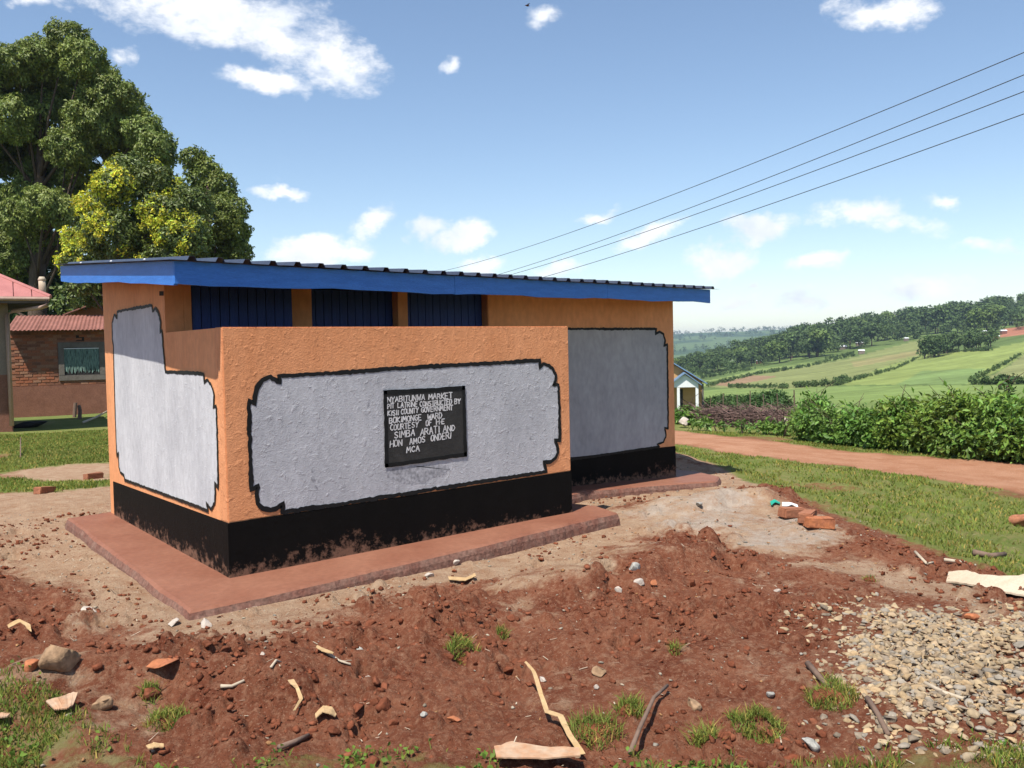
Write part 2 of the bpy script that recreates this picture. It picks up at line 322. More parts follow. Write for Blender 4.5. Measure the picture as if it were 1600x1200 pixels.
MT['black_line'] = mat('black_line', (.007, .007, .008), (.012, .012, .012), .5, spec=.2)
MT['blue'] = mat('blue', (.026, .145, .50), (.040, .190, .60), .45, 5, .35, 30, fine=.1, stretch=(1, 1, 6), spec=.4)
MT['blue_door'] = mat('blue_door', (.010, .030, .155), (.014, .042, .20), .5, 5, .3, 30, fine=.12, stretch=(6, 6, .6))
MT['roof'] = mat('roof', (.045, .055, .085), (.07, .08, .11), .38, 3, .1, 40, metal=.25, spec=.5)
MT['screed'] = plaster('screed', (.190, .072, .042), (.245, .108, .066), .0015, 1.6, speck=(.29, .16, .11))
MT['screed'].node_tree.nodes['Principled BSDF'].inputs['Roughness'].default_value = .6
MT['slab_side'] = mat('slab_side', (.15, .062, .043), (.20, .115, .085), .9, 9, .8, 30, fine=.3, bdist=.012)
MT['plaque'] = mat('plaque', (.022, .021, .020), (.036, .034, .032), .6, 6, .3, 60)
MT['letter'] = mat('letter', (.48, .47, .47), (.62, .61, .60), .8, 30, fine=.2)
MT['rock'] = mat('rock', (.24, .145, .08), (.33, .215, .125), .9, 9, .6, 60, fine=.25)
MT['stone_pale'] = mat('stone_pale', (.50, .44, .38), (.36, .29, .23), .9, 20, .5, 80, fine=.25)
MT['stone_grey'] = mat('stone_grey', (.27, .26, .23), (.38, .36, .32), .9, 20, .5, 80, fine=.25)
MT['gravel'] = mat('gravel', (.35, .265, .17), (.265, .205, .135), .95, 3, .5, 90, fine=.2, attr='tint')
MT['clod'] = mat('clod', (.130, .039, .020), (.20, .074, .040), .97, 8, .8, 60, fine=.25, attr='tint', spec=.05)
MT['brick'] = mat('brick', (.33, .135, .07), (.24, .095, .052), .92, 5, .6, 50, fine=.25)
MT['brick_orange'] = mat('brick_orange', (.42, .15, .06), (.28, .10, .05), .92, 14, .6, 60, fine=.25)
MT['mortar'] = mat('mortar', (.30, .15, .09), (.23, .11, .066), .95, 4, .7, 40, fine=.25)
MT['mudplaster'] = mat('mudplaster', (.17, .075, .048), (.22, .10, .065), .95, 3, .5, 30, fine=.2)
MT['cement'] = mat('cement', (.24, .19, .15), (.17, .13, .10), .9, 3, .4, 40, fine=.2)
MT['frame'] = mat('frame', (.16, .14, .12), (.11, .095, .08), .85, 6, .3, 40)
MT['glass'] = mat('glass', (.02, .03, .03), (.04, .05, .05), .08, 3, spec=.6)
MT['curtain'] = mat('curtain', (.22, .34, .29), (.015, .02, .02), .9, 5, stretch=(14, 14, 1.2), fine=.3)
MT['redroof'] = mat('redroof', (.42, .165, .145), (.34, .125, .11), .5, 3, .15, 30, fine=.08, spec=.4)
MT['rust'] = mat('rust', (.28, .12, .092), (.19, .08, .06), .7, 3, .2, 30, fine=.2)
MT['pvc'] = mat('pvc', (.42, .28, .22), (.34, .22, .17), .6, 4)
MT['pipe_cream'] = mat('pipe_cream', (.46, .38, .28), (.36, .28, .2), .7, 6)
MT['bark'] = mat('bark', (.13, .09, .065), (.08, .055, .04), .95, 6, 1, 20, fine=.3, stretch=(3, 3, .6), bdist=.04)
MT['twig'] = mat('twig', (.20, .125, .105), (.11, .07, .06), .95, 8, fine=.3, attr='tint')
MT['leaf_dark'] = mat('leaf_dark', (.150, .200, .042), (.225, .265, .056), .5, .5, trans=.28, attr='tint', spec=.35, fine=.1)
MT['leaf_mango'] = mat('leaf_mango', (.095, .135, .030), (.14, .175, .036), .45, .6, trans=.22, attr='tint', spec=.4, fine=.1)
MT['leaf_yellow'] = mat('leaf_yellow', (.66, .58, .045), (.46, .47, .05), .6, 1, trans=.3, attr='tint', fine=.2)
MT['leaf_shrub'] = mat('leaf_shrub', (.105, .205, .035), (.16, .25, .05), .5, .9, trans=.32, attr='tint', spec=.35, fine=.15)
MT['leaf_hedge'] = mat('leaf_hedge', (.045, .09, .022), (.06, .11, .028), .6, .6, trans=.2, attr='tint')
MT['leaf_far'] = mat('leaf_far', (.070, .115, .040), (.10, .145, .048), .7, .05, trans=.15, attr='tint', fine=.1, spec=.1)
MT['leaf_far_light'] = mat('leaf_far_light', (.10, .155, .042), (.13, .175, .05), .7, .05, trans=.15, attr='tint', fine=.1, spec=.1)
MT['crop'] = mat('crop', (.115, .185, .04), (.15, .20, .05), .8, .02, trans=.2, attr='tint', fine=.15)
MT['grass'] = mat('grass', (.150, .205, .032), (.225, .245, .055), .7, .7, trans=.35, attr='tint', fine=.15, spec=.2)
MT['husk'] = mat('husk', (.40, .26, .12), (.47, .32, .17), .8, 9, .3, 50, fine=.15)
MT['card'] = mat('card', (.40, .20, .10), (.44, .32, .22), .85, 14, .2, 50, fine=.1)
MT['barksheet'] = mat('barksheet', (.48, .38, .26), (.56, .46, .34), .75, 3, .4, 20, fine=.12, stretch=(1, 4, 1))
MT['stick'] = mat('stick', (.20, .13, .095), (.13, .085, .06), .9, 20, .4, 60, fine=.2)
MT['strawstick'] = mat('strawstick', (.48, .40, .30), (.38, .31, .22), .85, 20, fine=.2)
MT['greenbag'] = mat('greenbag', (.01, .28, .18), (.02, .36, .24), .4, 10, spec=.5)
MT['white'] = mat('white', (.74, .74, .74), (.66, .66, .66), .7, 3, fine=.05)
MT['whiteroof'] = mat('whiteroof', (.78, .79, .80), (.68, .69, .70), .4, 2, fine=.05)
MT['house_orange'] = mat('house_orange', (.52, .29, .12), (.46, .25, .10), .85, 2)
MT['house_blue'] = mat('house_blue', (.16, .25, .36), (.13, .20, .30), .5, 2)
MT['dark'] = mat('dark', (.02, .018, .017), (.03, .027, .025), .9, 3)
MT['wire'] = mat('wire', (.05, .05, .055), (.06, .06, .06), .6, 3)
MT['pole'] = mat('pole', (.16, .11, .075), (.11, .08, .055), .95, 4, .6, 20, stretch=(4, 4, .5))

# ground material: zone weights are stored on the sheet, grain comes from noise
def ground_material():
    m = bpy.data.materials.new('ground_earth'); m.use_nodes = True; n = m.node_tree.nodes; l = m.node_tree.links; p = n['Principled BSDF']
    p.inputs['Roughness'].default_value = .95; p.inputs['Specular IOR Level'].default_value = .08
    t = n.new('ShaderNodeTexCoord'); V = t.outputs['Object']
    def noise(s, d=5, r=.6):
        q = n.new('ShaderNodeTexNoise'); q.inputs['Scale'].default_value = s; q.inputs['Detail'].default_value = d; q.inputs['Roughness'].default_value = r; l.new(V, q.inputs['Vector']); return q.outputs['Fac']
    def rng_(s, a, b, c=0., d=1.):
        q = n.new('ShaderNodeMapRange'); q.inputs[1].default_value = a; q.inputs[2].default_value = b; q.inputs[3].default_value = c; q.inputs[4].default_value = d; l.new(s, q.inputs[0]); return q.outputs[0]
    def mixc(f, a, b):
        q = n.new('ShaderNodeMix'); q.data_type = 'RGBA'; l.new(f, q.inputs[0])
        for i, c in ((6, a), (7, b)):
            if isinstance(c, tuple): q.inputs[i].default_value = (*c, 1)
            else: l.new(c, q.inputs[i])
        return q.outputs[2]
    def mth(op, a, b):
        q = n.new('ShaderNodeMath'); q.operation = op
        for i, v in ((0, a), (1, b)):
            if isinstance(v, (int, float)): q.inputs[i].default_value = v
            else: l.new(v, q.inputs[i])
        return q.outputs[0]
    z = n.new('ShaderNodeAttribute'); z.attribute_name = 'zone'; sp = n.new('ShaderNodeSeparateColor'); l.new(z.outputs['Color'], sp.inputs[0])
    fld = n.new('ShaderNodeAttribute'); fld.attribute_name = 'field'
    soil = mixc(rng_(noise(3.2), .35, .65), (.140, .041, .021), (.232, .086, .046))
    soil = mixc(rng_(noise(28, 6, .7), .46, .72), soil, (.31, .155, .092))
    soil = mixc(rng_(noise(90, 3), .60, .74), soil, (.38, .23, .15))
    dust = mixc(rng_(noise(7, 6, .65), .35, .65), (.33, .195, .115), (.44, .31, .205))
    dust = mixc(rng_(noise(60, 4), .58, .72), dust, (.52, .40, .30))
    dust = mixc(rng_(noise(24, 6, .7), .58, .70), dust, (.24, .105, .058))
    ash = mixc(rng_(noise(12, 6, .7), .35, .65), (.345, .285, .235), (.50, .43, .36))
    turf = mixc(rng_(noise(1.1, 5), .35, .65), (.12, .165, .034), (.19, .20, .06))
    turf = mixc(rng_(noise(18, 6, .7), .50, .68), turf, (.24, .19, .085))
    turf = mixc(rng_(noise(.9, 6, .7), .54, .70), turf, (.27, .22, .10))
    road = mixc(rng_(noise(2.2, 6), .35, .65), (.36, .165, .09), (.45, .235, .14))
    road = mixc(rng_(noise(22, 6, .7), .55, .72), road, (.50, .33, .22))
    edge = noise(9, 6, .7)
    def sharp(w): # break the zone edge up with grain
        return rng_(mth('ADD', w, mth('SUBTRACT', mth('MULTIPLY', edge, 1.5), .75)), .32, .68)
    c = mixc(mth('MULTIPLY', sharp(sp.outputs[1]), .95), soil, dust)
    c = mixc(mth('MULTIPLY', sharp(mth('MULTIPLY', sp.outputs[2], .85)), .75), c, ash)
    c = mixc(z.outputs['Alpha'], c, road)
    c = mixc(sharp(sp.outputs[0]), c, turf)
    fcol = n.new('ShaderNodeVectorMath'); fcol.operation = 'SCALE'; l.new(fld.outputs['Color'], fcol.inputs[0]); 
    mp = n.new('ShaderNodeMapping'); mp.inputs['Rotation'].default_value = (0, 0, .9); mp.inputs['Scale'].default_value = (.012, .14, .1); l.new(V, mp.inputs[0])
    st = n.new('ShaderNodeTexNoise'); st.inputs['Scale'].default_value = 1; st.inputs['Detail'].default_value = 5; st.inputs['Roughness'].default_value = .7; l.new(mp.outputs[0], st.inputs['Vector'])
    l.new(mth('MULTIPLY', rng_(st.outputs['Fac'], .3, .7, .74, 1.26), rng_(noise(.35, 6, .7), .3, .7, .78, 1.22)), fcol.inputs['Scale'])
    c = mixc(fld.outputs['Alpha'], c, fcol.outputs[0])
    l.new(c, p.inputs['Base Color'])
    b1 = n.new('ShaderNodeBump'); b1.inputs['Distance'].default_value = .035; b1.inputs['Strength'].default_value = 1; l.new(noise(38, 9, .75), b1.inputs['Height']); l.new(b1.outputs[0], p.inputs['Normal'])
    return m
MT['ground'] = ground_material()

# ------------------------------------------------------------------ mesh helpers
class MB:
    def __init__(s): s.v = []; s.f = []
    def add(s, V, F):
        k = len(s.v); s.v.extend([tuple(map(float, q)) for q in V]); s.f.extend([tuple(i+k for i in q) for q in F]); return s
    def box(s, x0, x1, y0, y1, z0, z1):
        return s.add([(x0, y0, z0), (x1, y0, z0), (x1, y1, z0), (x0, y1, z0), (x0, y0, z1), (x1, y0, z1), (x1, y1, z1), (x0, y1, z1)],
                     [(0, 3, 2, 1), (4, 5, 6, 7), (0, 1, 5, 4), (1, 2, 6, 5), (2, 3, 7, 6), (3, 0, 4, 7)])
    def hexa(s, P): return s.add(P, [(0, 3, 2, 1), (4, 5, 6, 7), (0, 1, 5, 4), (1, 2, 6, 5), (2, 3, 7, 6), (3, 0, 4, 7)])
    def obox(s, o, a, b, c):  # origin corner + three edge vectors
        o, a, b, c = map(lambda q: np.array(q, float), (o, a, b, c)); return s.hexa([o, o+a, o+a+b, o+b, o+c, o+a+c, o+a+b+c, o+b+c])
    def prism(s, P, d):      # polygon P swept by vector d
        P = [np.array(q, float) for q in P]; d = np.array(d, float); n = len(P)
        return s.add(P+[q+d for q in P], [tuple(range(n))[::-1], tuple(range(n, 2*n))]+[(i, (i+1) % n, (i+1) % n+n, i+n) for i in range(n)])
    def tube(s, P, rad, n=6, cap=True):
        P = [np.array(q, float) for q in P]; V = []; F = []
        rad = rad if hasattr(rad, '__len__') else [rad]*len(P)
        for i, q in enumerate(P):
            t = P[min(i+1, len(P)-1)]-P[max(i-1, 0)]; t = t/(np.linalg.norm(t)+1e-9)
            h = np.array([0, 0, 1.]) if abs(t[2]) < .9 else np.array([1., 0, 0])
            a = np.cross(t, h); a /= np.linalg.norm(a); b = np.cross(t, a)
            for k in range(n):
                w = 2*math.pi*k/n; V.append(q+rad[i]*(a*math.cos(w)+b*math.sin(w)))
        for i in range(len(P)-1):
            for k in range(n):
                F.append((i*n+k, i*n+(k+1) % n, (i+1)*n+(k+1) % n, (i+1)*n+k))
        if cap: F.append(tuple(range(n))[::-1]); F.append(tuple(range((len(P)-1)*n, len(P)*n)))
        return s.add(V, F)
    def ribbon(s, A, B, th=.004):   # two rails of points, thickened
        A = [np.array(q, float) for q in A]; B = [np.array(q, float) for q in B]; n = len(A); t = np.array([0, 0, th])
        V = [*A, *B, *[q-t for q in A], *[q-t for q in B]]; F = []
        for i in range(n-1):
            F += [(i, i+1, n+i+1, n+i), (2*n+i, 3*n+i, 3*n+i+1, 2*n+i+1), (i, 2*n+i, 2*n+i+1, i+1), (n+i, n+i+1, 3*n+i+1, 3*n+i)]
        F += [(0, n, 3*n, 2*n), (n-1, 3*n-1, 4*n-1, 2*n-1)]
        return s.add(V, F)
    def build(s, name, m, parent=None, smooth_=False, bevel=0, origin=None):
        me = bpy.data.meshes.new(name)
        V = s.v
        if origin is not None: V = [(a-origin[0], b-origin[1], c-origin[2]) for a, b, c in V]
        me.from_pydata(V, [], s.f); me.update()
        bm = bmesh.new(); bm.from_mesh(me); bmesh.ops.recalc_face_normals(bm, faces=bm.faces)
        if bevel: bmesh.ops.bevel(bm, geom=list(bm.edges), offset=bevel, segments=2, affect='EDGES', clamp_overlap=True)
        bm.to_mesh(me); bm.free()
        if smooth_: me.polygons.foreach_set('use_smooth', [True]*len(me.polygons))
        o = bpy.data.objects.new(name, me); COL.objects.link(o); me.materials.append(MT[m] if isinstance(m, str) else m)
        if parent is not None: o.parent = parent
        if origin is not None and parent is None: o.location = tuple(map(float, origin))
        return o
def bigmesh(name, V, F, m, parent=None, tint=None, smooth_=False, loc=None):
    """V (n,3) array, F (k,q) array"""
    V = np.asarray(V, np.float32); F = np.asarray(F, np.int32); q = F.shape[1]
    me = bpy.data.meshes.new(name); me.vertices.add(len(V)); me.vertices.foreach_set('co', V.ravel())
    me.loops.add(F.size); me.loops.foreach_set('vertex_index', F.ravel())
    me.polygons.add(len(F)); me.polygons.foreach_set('loop_start', np.arange(0, F.size, q, dtype=np.int32))
    me.polygons.foreach_set('loop_total', np.full(len(F), q, np.int32))
    if smooth_: me.polygons.foreach_set('use_smooth', np.ones(len(F), bool))
    me.update(calc_edges=True)
    if tint is not None:
        a = me.color_attributes.new('tint', 'FLOAT_COLOR', 'POINT'); c = np.ones((len(V), 4), np.float32); c[:, :3] = tint; a.data.foreach_set('color', c.ravel())
    o = bpy.data.objects.new(name, me); COL.objects.link(o); me.materials.append(MT[m])
    if parent is not None: o.parent = parent
    if loc is not None: o.location = tuple(map(float, loc))
    return o
def empty(name, loc, label=None, cat=None, group=None):
    o = bpy.data.objects.new(name, None); COL.objects.link(o); o.location = tuple(map(float, loc)); o.empty_display_size = .2
    return tag(o, label, cat, group)
def tag(o, label=None, cat=None, group=None, kind=None):
    if label: o['label'] = label
    if cat: o['category'] = cat
    if group: o['group'] = group
    if kind: o['kind'] = kind
    return o
def copy_tree(o, parent=None):
    c = o.copy(); COL.objects.link(c)
    if parent is not None: c.parent = parent
    for ch in list(o.children): copy_tree(ch, c)
    return c
def leaves(P, N, size, aspect=.45, droop=.25, jitter=.7, fold=.15, face=True):
    """one four-cornered folded leaf per point; N = outward direction"""
    n = len(P); N = N/(np.linalg.norm(N, axis=1, keepdims=True)+1e-9)
    if face:
        NN = N+rng.normal(0, .55, (n, 3)); NN[:, 2] += .25; NN /= np.linalg.norm(NN, axis=1, keepdims=True)
        D = np.cross(NN, rng.normal(0, 1, (n, 3))); D[:, 2] -= droop*1.2; D += NN*.25; D /= np.linalg.norm(D, axis=1, keepdims=True)
    else: NN = N; D = N+rng.normal(0, jitter, (n, 3)); D[:, 2] -= droop; D /= np.linalg.norm(D, axis=1, keepdims=True)
    S = np.cross(D, NN+rng.normal(0, .2 if face else .5, (n, 3))); S /= np.linalg.norm(S, axis=1, keepdims=True)+1e-9
    U = np.cross(S, D); sz = (size*rng.uniform(.6, 1.3, n))[:, None]
    base = P; tip = P+D*sz; mid = P+D*sz*.5
    l_ = mid+S*sz*aspect*.5+U*sz*fold; r_ = mid-S*sz*aspect*.5+U*sz*fold
    V = np.stack([base, l_, tip, r_], 1).reshape(-1, 3); k = np.arange(n)*4
    F = np.stack([k, k+1, k+2, k, k+2, k+3], 1).reshape(-1, 3)
    return V, F
def lobe_points(lobes, per, shell=.55, up=.0):
    P = []; N = []; T = []
    for (c, r) in lobes:
        r = np.array(r if hasattr(r, '__len__') else (r, r, r*.85))
        k = max(8, int(per*r.mean()**2)); d = rng.normal(0, 1, (k, 3)); d /= np.linalg.norm(d, axis=1, keepdims=True)
        ph = rng.random(3)*20
        bumpy = 1+.22*np.sin(d[:, 0]*5+ph[0])*np.sin(d[:, 1]*5+ph[1])+.18*np.sin(d[:, 2]*7+ph[2])*np.sin(d[:, 0]*8+ph[1])
        rad = (shell+(1-shell)*rng.random(k)**.55)*bumpy
        P.append(np.array(c)+d*rad[:, None]*r); N.append(d); T.append(np.full(k, rng.uniform(.82, 1.18)))
    return np.concatenate(P), np.concatenate(N), np.concatenate(T)
def leaf_tint(n, base=None, spread=.18, hue=.06):
    t = rng.normal(1, spread, n) if base is None else base*rng.normal(1, spread, n)
    t = np.clip(t, .45, 1.7); c = np.stack([t*(1+rng.normal(0, hue, n)), t, t*(1+rng.normal(0, hue, n))], 1)
    return np.repeat(c, 4, 0)
def ico(sub):
    bm = bmesh.new(); bmesh.ops.create_icosphere(bm, subdivisions=sub, radius=1)
    V = np.array([v.co[:] for v in bm.verts]); F = np.array([[v.index for v in f.verts] for f in bm.faces]); bm.free(); return V, F
ICO1, ICO2, ICO3 = ico(1), ico(2), ico(3)
def chip(base, cuts=7, lo=.45, hi=.85, rnd=None):
    g = rnd or rng; V = base[0].copy()
    for _ in range(cuts):
        d = g.normal(0, 1, 3); d /= np.linalg.norm(d); h = g.uniform(lo, hi)
        k = V@d; V = V-np.clip(k-h, 0, None)[:, None]*d
    return V
def rock(name, px, py, size, m, label, cat='stone', group=None, flat=.7, base=None, rz=None, sink=.25):
    q = at(px, py); sz = np.array(size if hasattr(size, '__len__') else (size, size*.8, size*flat))/2
    V = chip(base or ICO3, 11, .3, .8); V = V/np.abs(V).max(0)*sz
    V += rng.normal(0, sz.min()*.025, V.shape)
    a = rng.random()*6.28 if rz is None else rz
    V = V@np.array([[math.cos(a), math.sin(a), 0], [-math.sin(a), math.cos(a), 0], [0, 0, 1]])
    z = float(gtop(q[0], q[1])); V[:, 2] += sz[2]*(1-2*sink)
    o = bigmesh(name, V, (base or ICO3)[1], m, loc=(q[0], q[1], z)); return tag(o, label, cat, group)

# ------------------------------------------------------------------ ground sheet
az_f = np.arange(3.0, 74.0, .092); az_c = np.arange(74.0, 363.0, 3.0)
AZ = np.radians(np.concatenate([az_f, az_c]))
rings = [.4, .8, 1.2, 1.6, 2.0, 2.4, 2.7]
r_ = 2.9
while r_ < 13: rings.append(r_); r_ += r_*r_*2.7/(FPX*1.66)
while r_ < 7200: rings.append(r_); r_ *= 1.026
rings = np.array(rings); na, nr = len(AZ), len(rings)
A2, R2 = np.meshgrid(AZ, rings)
X = CAM[0]+np.sin(A2)*R2; Y = CAM[1]+np.cos(A2)*R2
Z = gz(X, Y); nearm = R2 < 20
Z = Z+np.where(nearm, rel(X, Y), 0)
insl = poly_sd(X, Y, SLAB); Z = np.where(insl > .05, np.minimum(Z, -.13), Z)
Vg = np.stack([X.ravel(), Y.ravel(), Z.ravel()], 1)
i = np.arange(nr-1)[:, None]; j = np.arange(na)[None]
Fg = np.stack([(i*na+j), ((i+1)*na+j), ((i+1)*na+(j+1) % na), (i*na+(j+1) % na)], -1).reshape(-1, 4)[:, ::-1]
c0 = len(Vg)
ground = bigmesh('ground', Vg, Fg, 'ground', smooth_=True)
tag(ground, 'bare red earth, grass and green fields running to the hills', kind='structure')
gr, du, asw, rdw = zones(X.ravel(), Y.ravel())
zc = ground.data.color_attributes.new('zone', 'FLOAT_COLOR', 'POINT')
zc.data.foreach_set('color', np.stack([gr, du, asw, rdw*(1-gr)], 1).astype(np.float32).ravel())
# crops of the far fields (world outlines)
FIELDS = [((.130, .175, .052), [(1060, 640), (1300, 640), (1640, 640), (1640, 603), (1300, 604), (1180, 606), (1060, 612)]),
          ((.150, .165, .060), [(1100, 604), (1180, 586), (1330, 559), (1445, 528), (1446, 552), (1370, 577), (1312, 601), (1230, 608), (1130, 606)]),
          ((.145, .185, .055), [(1080, 598), (1180, 578), (1290, 563), (1335, 552), (1330, 558), (1180, 586), (1090, 606)]),
          ((.200, .130, .075), [(1108, 601), (1175, 586), (1215, 588), (1140, 604)]),
          ((.185, .165, .070), [(1330, 566), (1445, 545), (1445, 552), (1335, 574)]),
          ((.165, .200, .058), [(1312, 602), (1370, 577), (1446, 553), (1550, 545), (1640, 528), (1600, 552), (1512, 600)]),
          ((.165, .175, .070), [(1520, 600), (1600, 553), (1660, 520), (1700, 600)]),
          ((.125, .175, .058), [(1400, 601), (1440, 580), (1540, 575), (1512, 600)]),
          ((.270, .115, .070), [(1562, 527), (1570, 514), (1640, 508), (1640, 522)])]
fx, fy = X.ravel(), Y.ravel(); rho = R2.ravel()
fc = np.zeros((len(fx), 4), np.float32)
fc[:, :3] = (.095, .135, .040); fc[:, 3] = smooth(rho, 24, 40)
patchn = fbm(fx, fy, .02, 2); fc[:, :3] *= (.75+.5*patchn)[:, None]
farm = rho > 1200
fp = fbm(fx, fy, .004, 3); fc[farm, :3] = np.where((fp[farm] > .5)[:, None], (.10, .15, .05), (.05, .085, .03))
FPOLY = []
for col, P in FIELDS:
    W = pxpoly(P); FPOLY.append((col, W)); w = (poly_sd(fx, fy, W) > 0) & (rho > 40) & (rho < 1000)
    rows = .92+.16*fbm(fx, fy, .09, 2); fc[w, :3] = np.array(col)*1.2*rows[w, None]
fa = ground.data.color_attributes.new('field', 'FLOAT_COLOR', 'POINT'); fa.data.foreach_set('color', fc.ravel())

# ------------------------------------------------------------------ latrine building
B = empty('latrine_building', (0, 0, 0), 'orange and grey painted latrine block with blue fascia and lettered black plaque', 'building')
L, Wd, S, RX, H = 3.223, 3.055, 1.26, 6.048, 1.75
def yf(x): return -.05+(x+.33)*1.0/6.73
def zr(x, y): return 2.2+.028*(x+.3)/6.7+.076*(y-yf(x))
TH = .15
def b_at(x, y):   # black band top
    return .374+.0469*(x/L if y < .5 else 1-(x-L)/(RX-L)*1.95)
# side wall: L-shaped, low screen part in front, full height behind
zt = lambda y: zr(0, y)-.006
def band_prism(P, axis, th, name, m, parent=B):
    mb = MB(); d = [0, 0, 0]; d[axis] = th; mb.prism(P, d); return mb.build(name, m, parent)
band_prism([(0, 0, .372), (0, Wd, .357), (0, Wd, zt(Wd)), (0, S, zt(S)), (0, S, H), (0, 0, H)], 0, TH, 'side_wall', 'orange')
mb = MB(); mb.prism([(0, 0, .374), (L, 0, .421), (L, 0, H+.006), (0, 0, H+.004)], (0, TH, 0)); 
# front screen sits 3 mm proud so that it does not share the side wall's planes
mb.v = [(x-.003 if x < .01 else x, y-.003 if y < .01 else y, z) for x, y, z in mb.v]
mb.build('screen_wall', 'orange_rough', B, bevel=.008)
for nm, x0, x1 in (('door_pier', TH+.002, .214), ('door_pier', 1.095, 1.284), ('door_pier', 2.177, 2.284)):
    MB().prism([(x0, S, 0), (x1, S, 0), (x1, S, 2.15), (x0, S, 2.15)], (0, TH, 0)).build(nm, 'orange', B)
MB().prism([(3.24, S, .36), (RX, S, .326), (RX, S, zt(S)+.01), (3.24, S, zt(S)+.01)], (0, TH, 0)).build('front_wall', 'orange', B, bevel=.006)
MB().prism([(TH+.002, S+.02, 2.153), (3.238, S+.02, 2.153), (3.238, S+.02, zt(S)-.002), (TH+.002, S+.02, zt(S)-.002)], (0, TH-.03, 0)).build('lintel', 'orange', B)
MB().prism([(0.005, Wd+.002, -.1), (RX-.005, Wd+.002, -.1), (RX-.005, Wd+.002, zr(RX, Wd)-.012), (.005, Wd+.002, zt(Wd)-.01)], (0, TH, 0)).build('back_wall', 'orange', B)
MB().prism([(RX-.003, S+TH+.002, -.1), (RX-.003, Wd, -.1), (RX-.003, Wd, zr(RX, Wd)-.012), (RX-.003, S+TH+.002, zr(RX, S)-.006)], (-TH, 0, 0)).build('end_wall', 'orange', B)
# black base bands, 4 mm proud
MB().prism([(-.007, -.007, -.12), (L+.004, -.007, -.12), (L+.004, -.007, .421), (-.007, -.007, .374)], (0, TH+.011, 0)).build('base_band', 'black', B, bevel=.003)
MB().prism([(-.004, TH+.005, -.12), (-.004, Wd+.004, -.12), (-.004, Wd+.004, .357), (-.004, TH+.005, .373)], (TH+.008, 0, 0)).build('base_band', 'black', B, bevel=.003)
MB().prism([(3.236, S-.004, -.12), (RX+.004, S-.004, -.12), (RX+.004, S-.004, .326), (3.236, S-.004, .36)], (0, TH+.008, 0)).build('base_band', 'black', B, bevel=.003)
# doors of upright boards
def door(x0, x1, ang, bright):
    e = empty('door', (x0, S+(.03 if bright else .11), 0)); e.parent = B; e.rotation_euler.z = R(ang)
    n = 11; w = (x1-x0)/n
    for k in range(n):
        t = random.uniform(0, .004)
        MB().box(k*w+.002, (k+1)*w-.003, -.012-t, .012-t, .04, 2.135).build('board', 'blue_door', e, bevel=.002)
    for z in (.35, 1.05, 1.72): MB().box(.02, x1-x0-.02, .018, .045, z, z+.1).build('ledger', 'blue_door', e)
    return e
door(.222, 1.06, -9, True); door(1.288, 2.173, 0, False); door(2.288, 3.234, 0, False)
# ceiling hides the inside
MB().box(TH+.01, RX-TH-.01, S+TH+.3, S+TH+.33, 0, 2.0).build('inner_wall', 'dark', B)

# painted panels: plaster colour field with scalloped black outline
def densify(P, step=.02, wob=.0022):
    Q = []
    for a, b in zip(P, P[1:]+P[:1]):
        a = np.array(a); b = np.array(b); k = max(1, int(np.linalg.norm(b-a)/step))
        for t in range(k): Q.append(a+(b-a)*t/k+rng.normal(0, wob, 2)*(1 if k > 2 else .3))
    return Q
def painted(P2, to3, m, nrm, line_pts=None, wid=.022, closed=True, skip=None):
    Q = densify([tuple(q) for q in P2])
    me = bpy.data.meshes.new('panel'); bm = bmesh.new()
    vs_ = [bm.verts.new(to3(q, .0030)) for q in Q]
    for tri in tessellate_polygon([[Vector((q[0], q[1], 0)) for q in Q]]):
        try: bm.faces.new([vs_[i_] for i_ in tri])
        except ValueError: pass
    bmesh.ops.recalc_face_normals(bm, faces=bm.faces)
    s = sum((f.normal*f.calc_area() for f in bm.faces), Vector())
    if s.dot(Vector(nrm)) < 0: bmesh.ops.reverse_faces(bm, faces=bm.faces)
    bm.to_mesh(me); bm.free()
    o = bpy.data.objects.new('panel', me); COL.objects.link(o); me.materials.append(MT[m]); o.parent = B
    # outline
    V = []; F = []; n = len(Q)
    ws = wid*(.8+.55*fbm(np.arange(n)*1.0, np.zeros(n), .11, 3))
    for k in range(n):
        a = Q[k-1]; b = Q[(k+1) % n]; t = b-a; t = t/(np.linalg.norm(t)+1e-9); nn = np.array([-t[1], t[0]])
        w1, w2 = ws[k]*rng.uniform(.42, .58), ws[k]*rng.uniform(.42, .58)
        V += [to3(Q[k]+nn*w1, .0055), to3(Q[k]-nn*w2, .0055)]
    for k in range(n):
        if skip and skip(Q[k]): continue
        k2 = (k+1) % n; F.append((2*k, 2*k2, 2*k2+1, 2*k+1))
    MB().add(V, F).build('panel_outline', 'black_line', o)
    return o
f2 = lambda px, py: (lambda q: (q[0], q[2]))(onplane(px, py, 1, 0))
FP = [(436, 588), (520, 583), (600, 577), (700, 571), (780, 567), (843, 563), (842, 575), (848, 569), (857, 571), (864, 578), (868, 587), (867, 595), (863, 602), (872, 601), (873, 640), (874, 689),
      (866, 687), (870, 697), (871, 707), (867, 716), (859, 722), (849, 722), (853, 737), (760, 751), (640, 770), (520, 789), (441, 800), (442, 785), (434, 793), (422, 797), (410, 795), (402, 787), (400, 772), (403, 757), (392, 766),
      (390, 700), (388, 625), (398, 632), (397, 620), (401, 606), (410, 594), (422, 588), (437, 598)]
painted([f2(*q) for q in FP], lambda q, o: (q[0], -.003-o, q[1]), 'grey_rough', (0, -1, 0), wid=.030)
l2 = lambda px, py: (lambda q: (q[1], q[2]))(onplane(px, py, 0, 0))
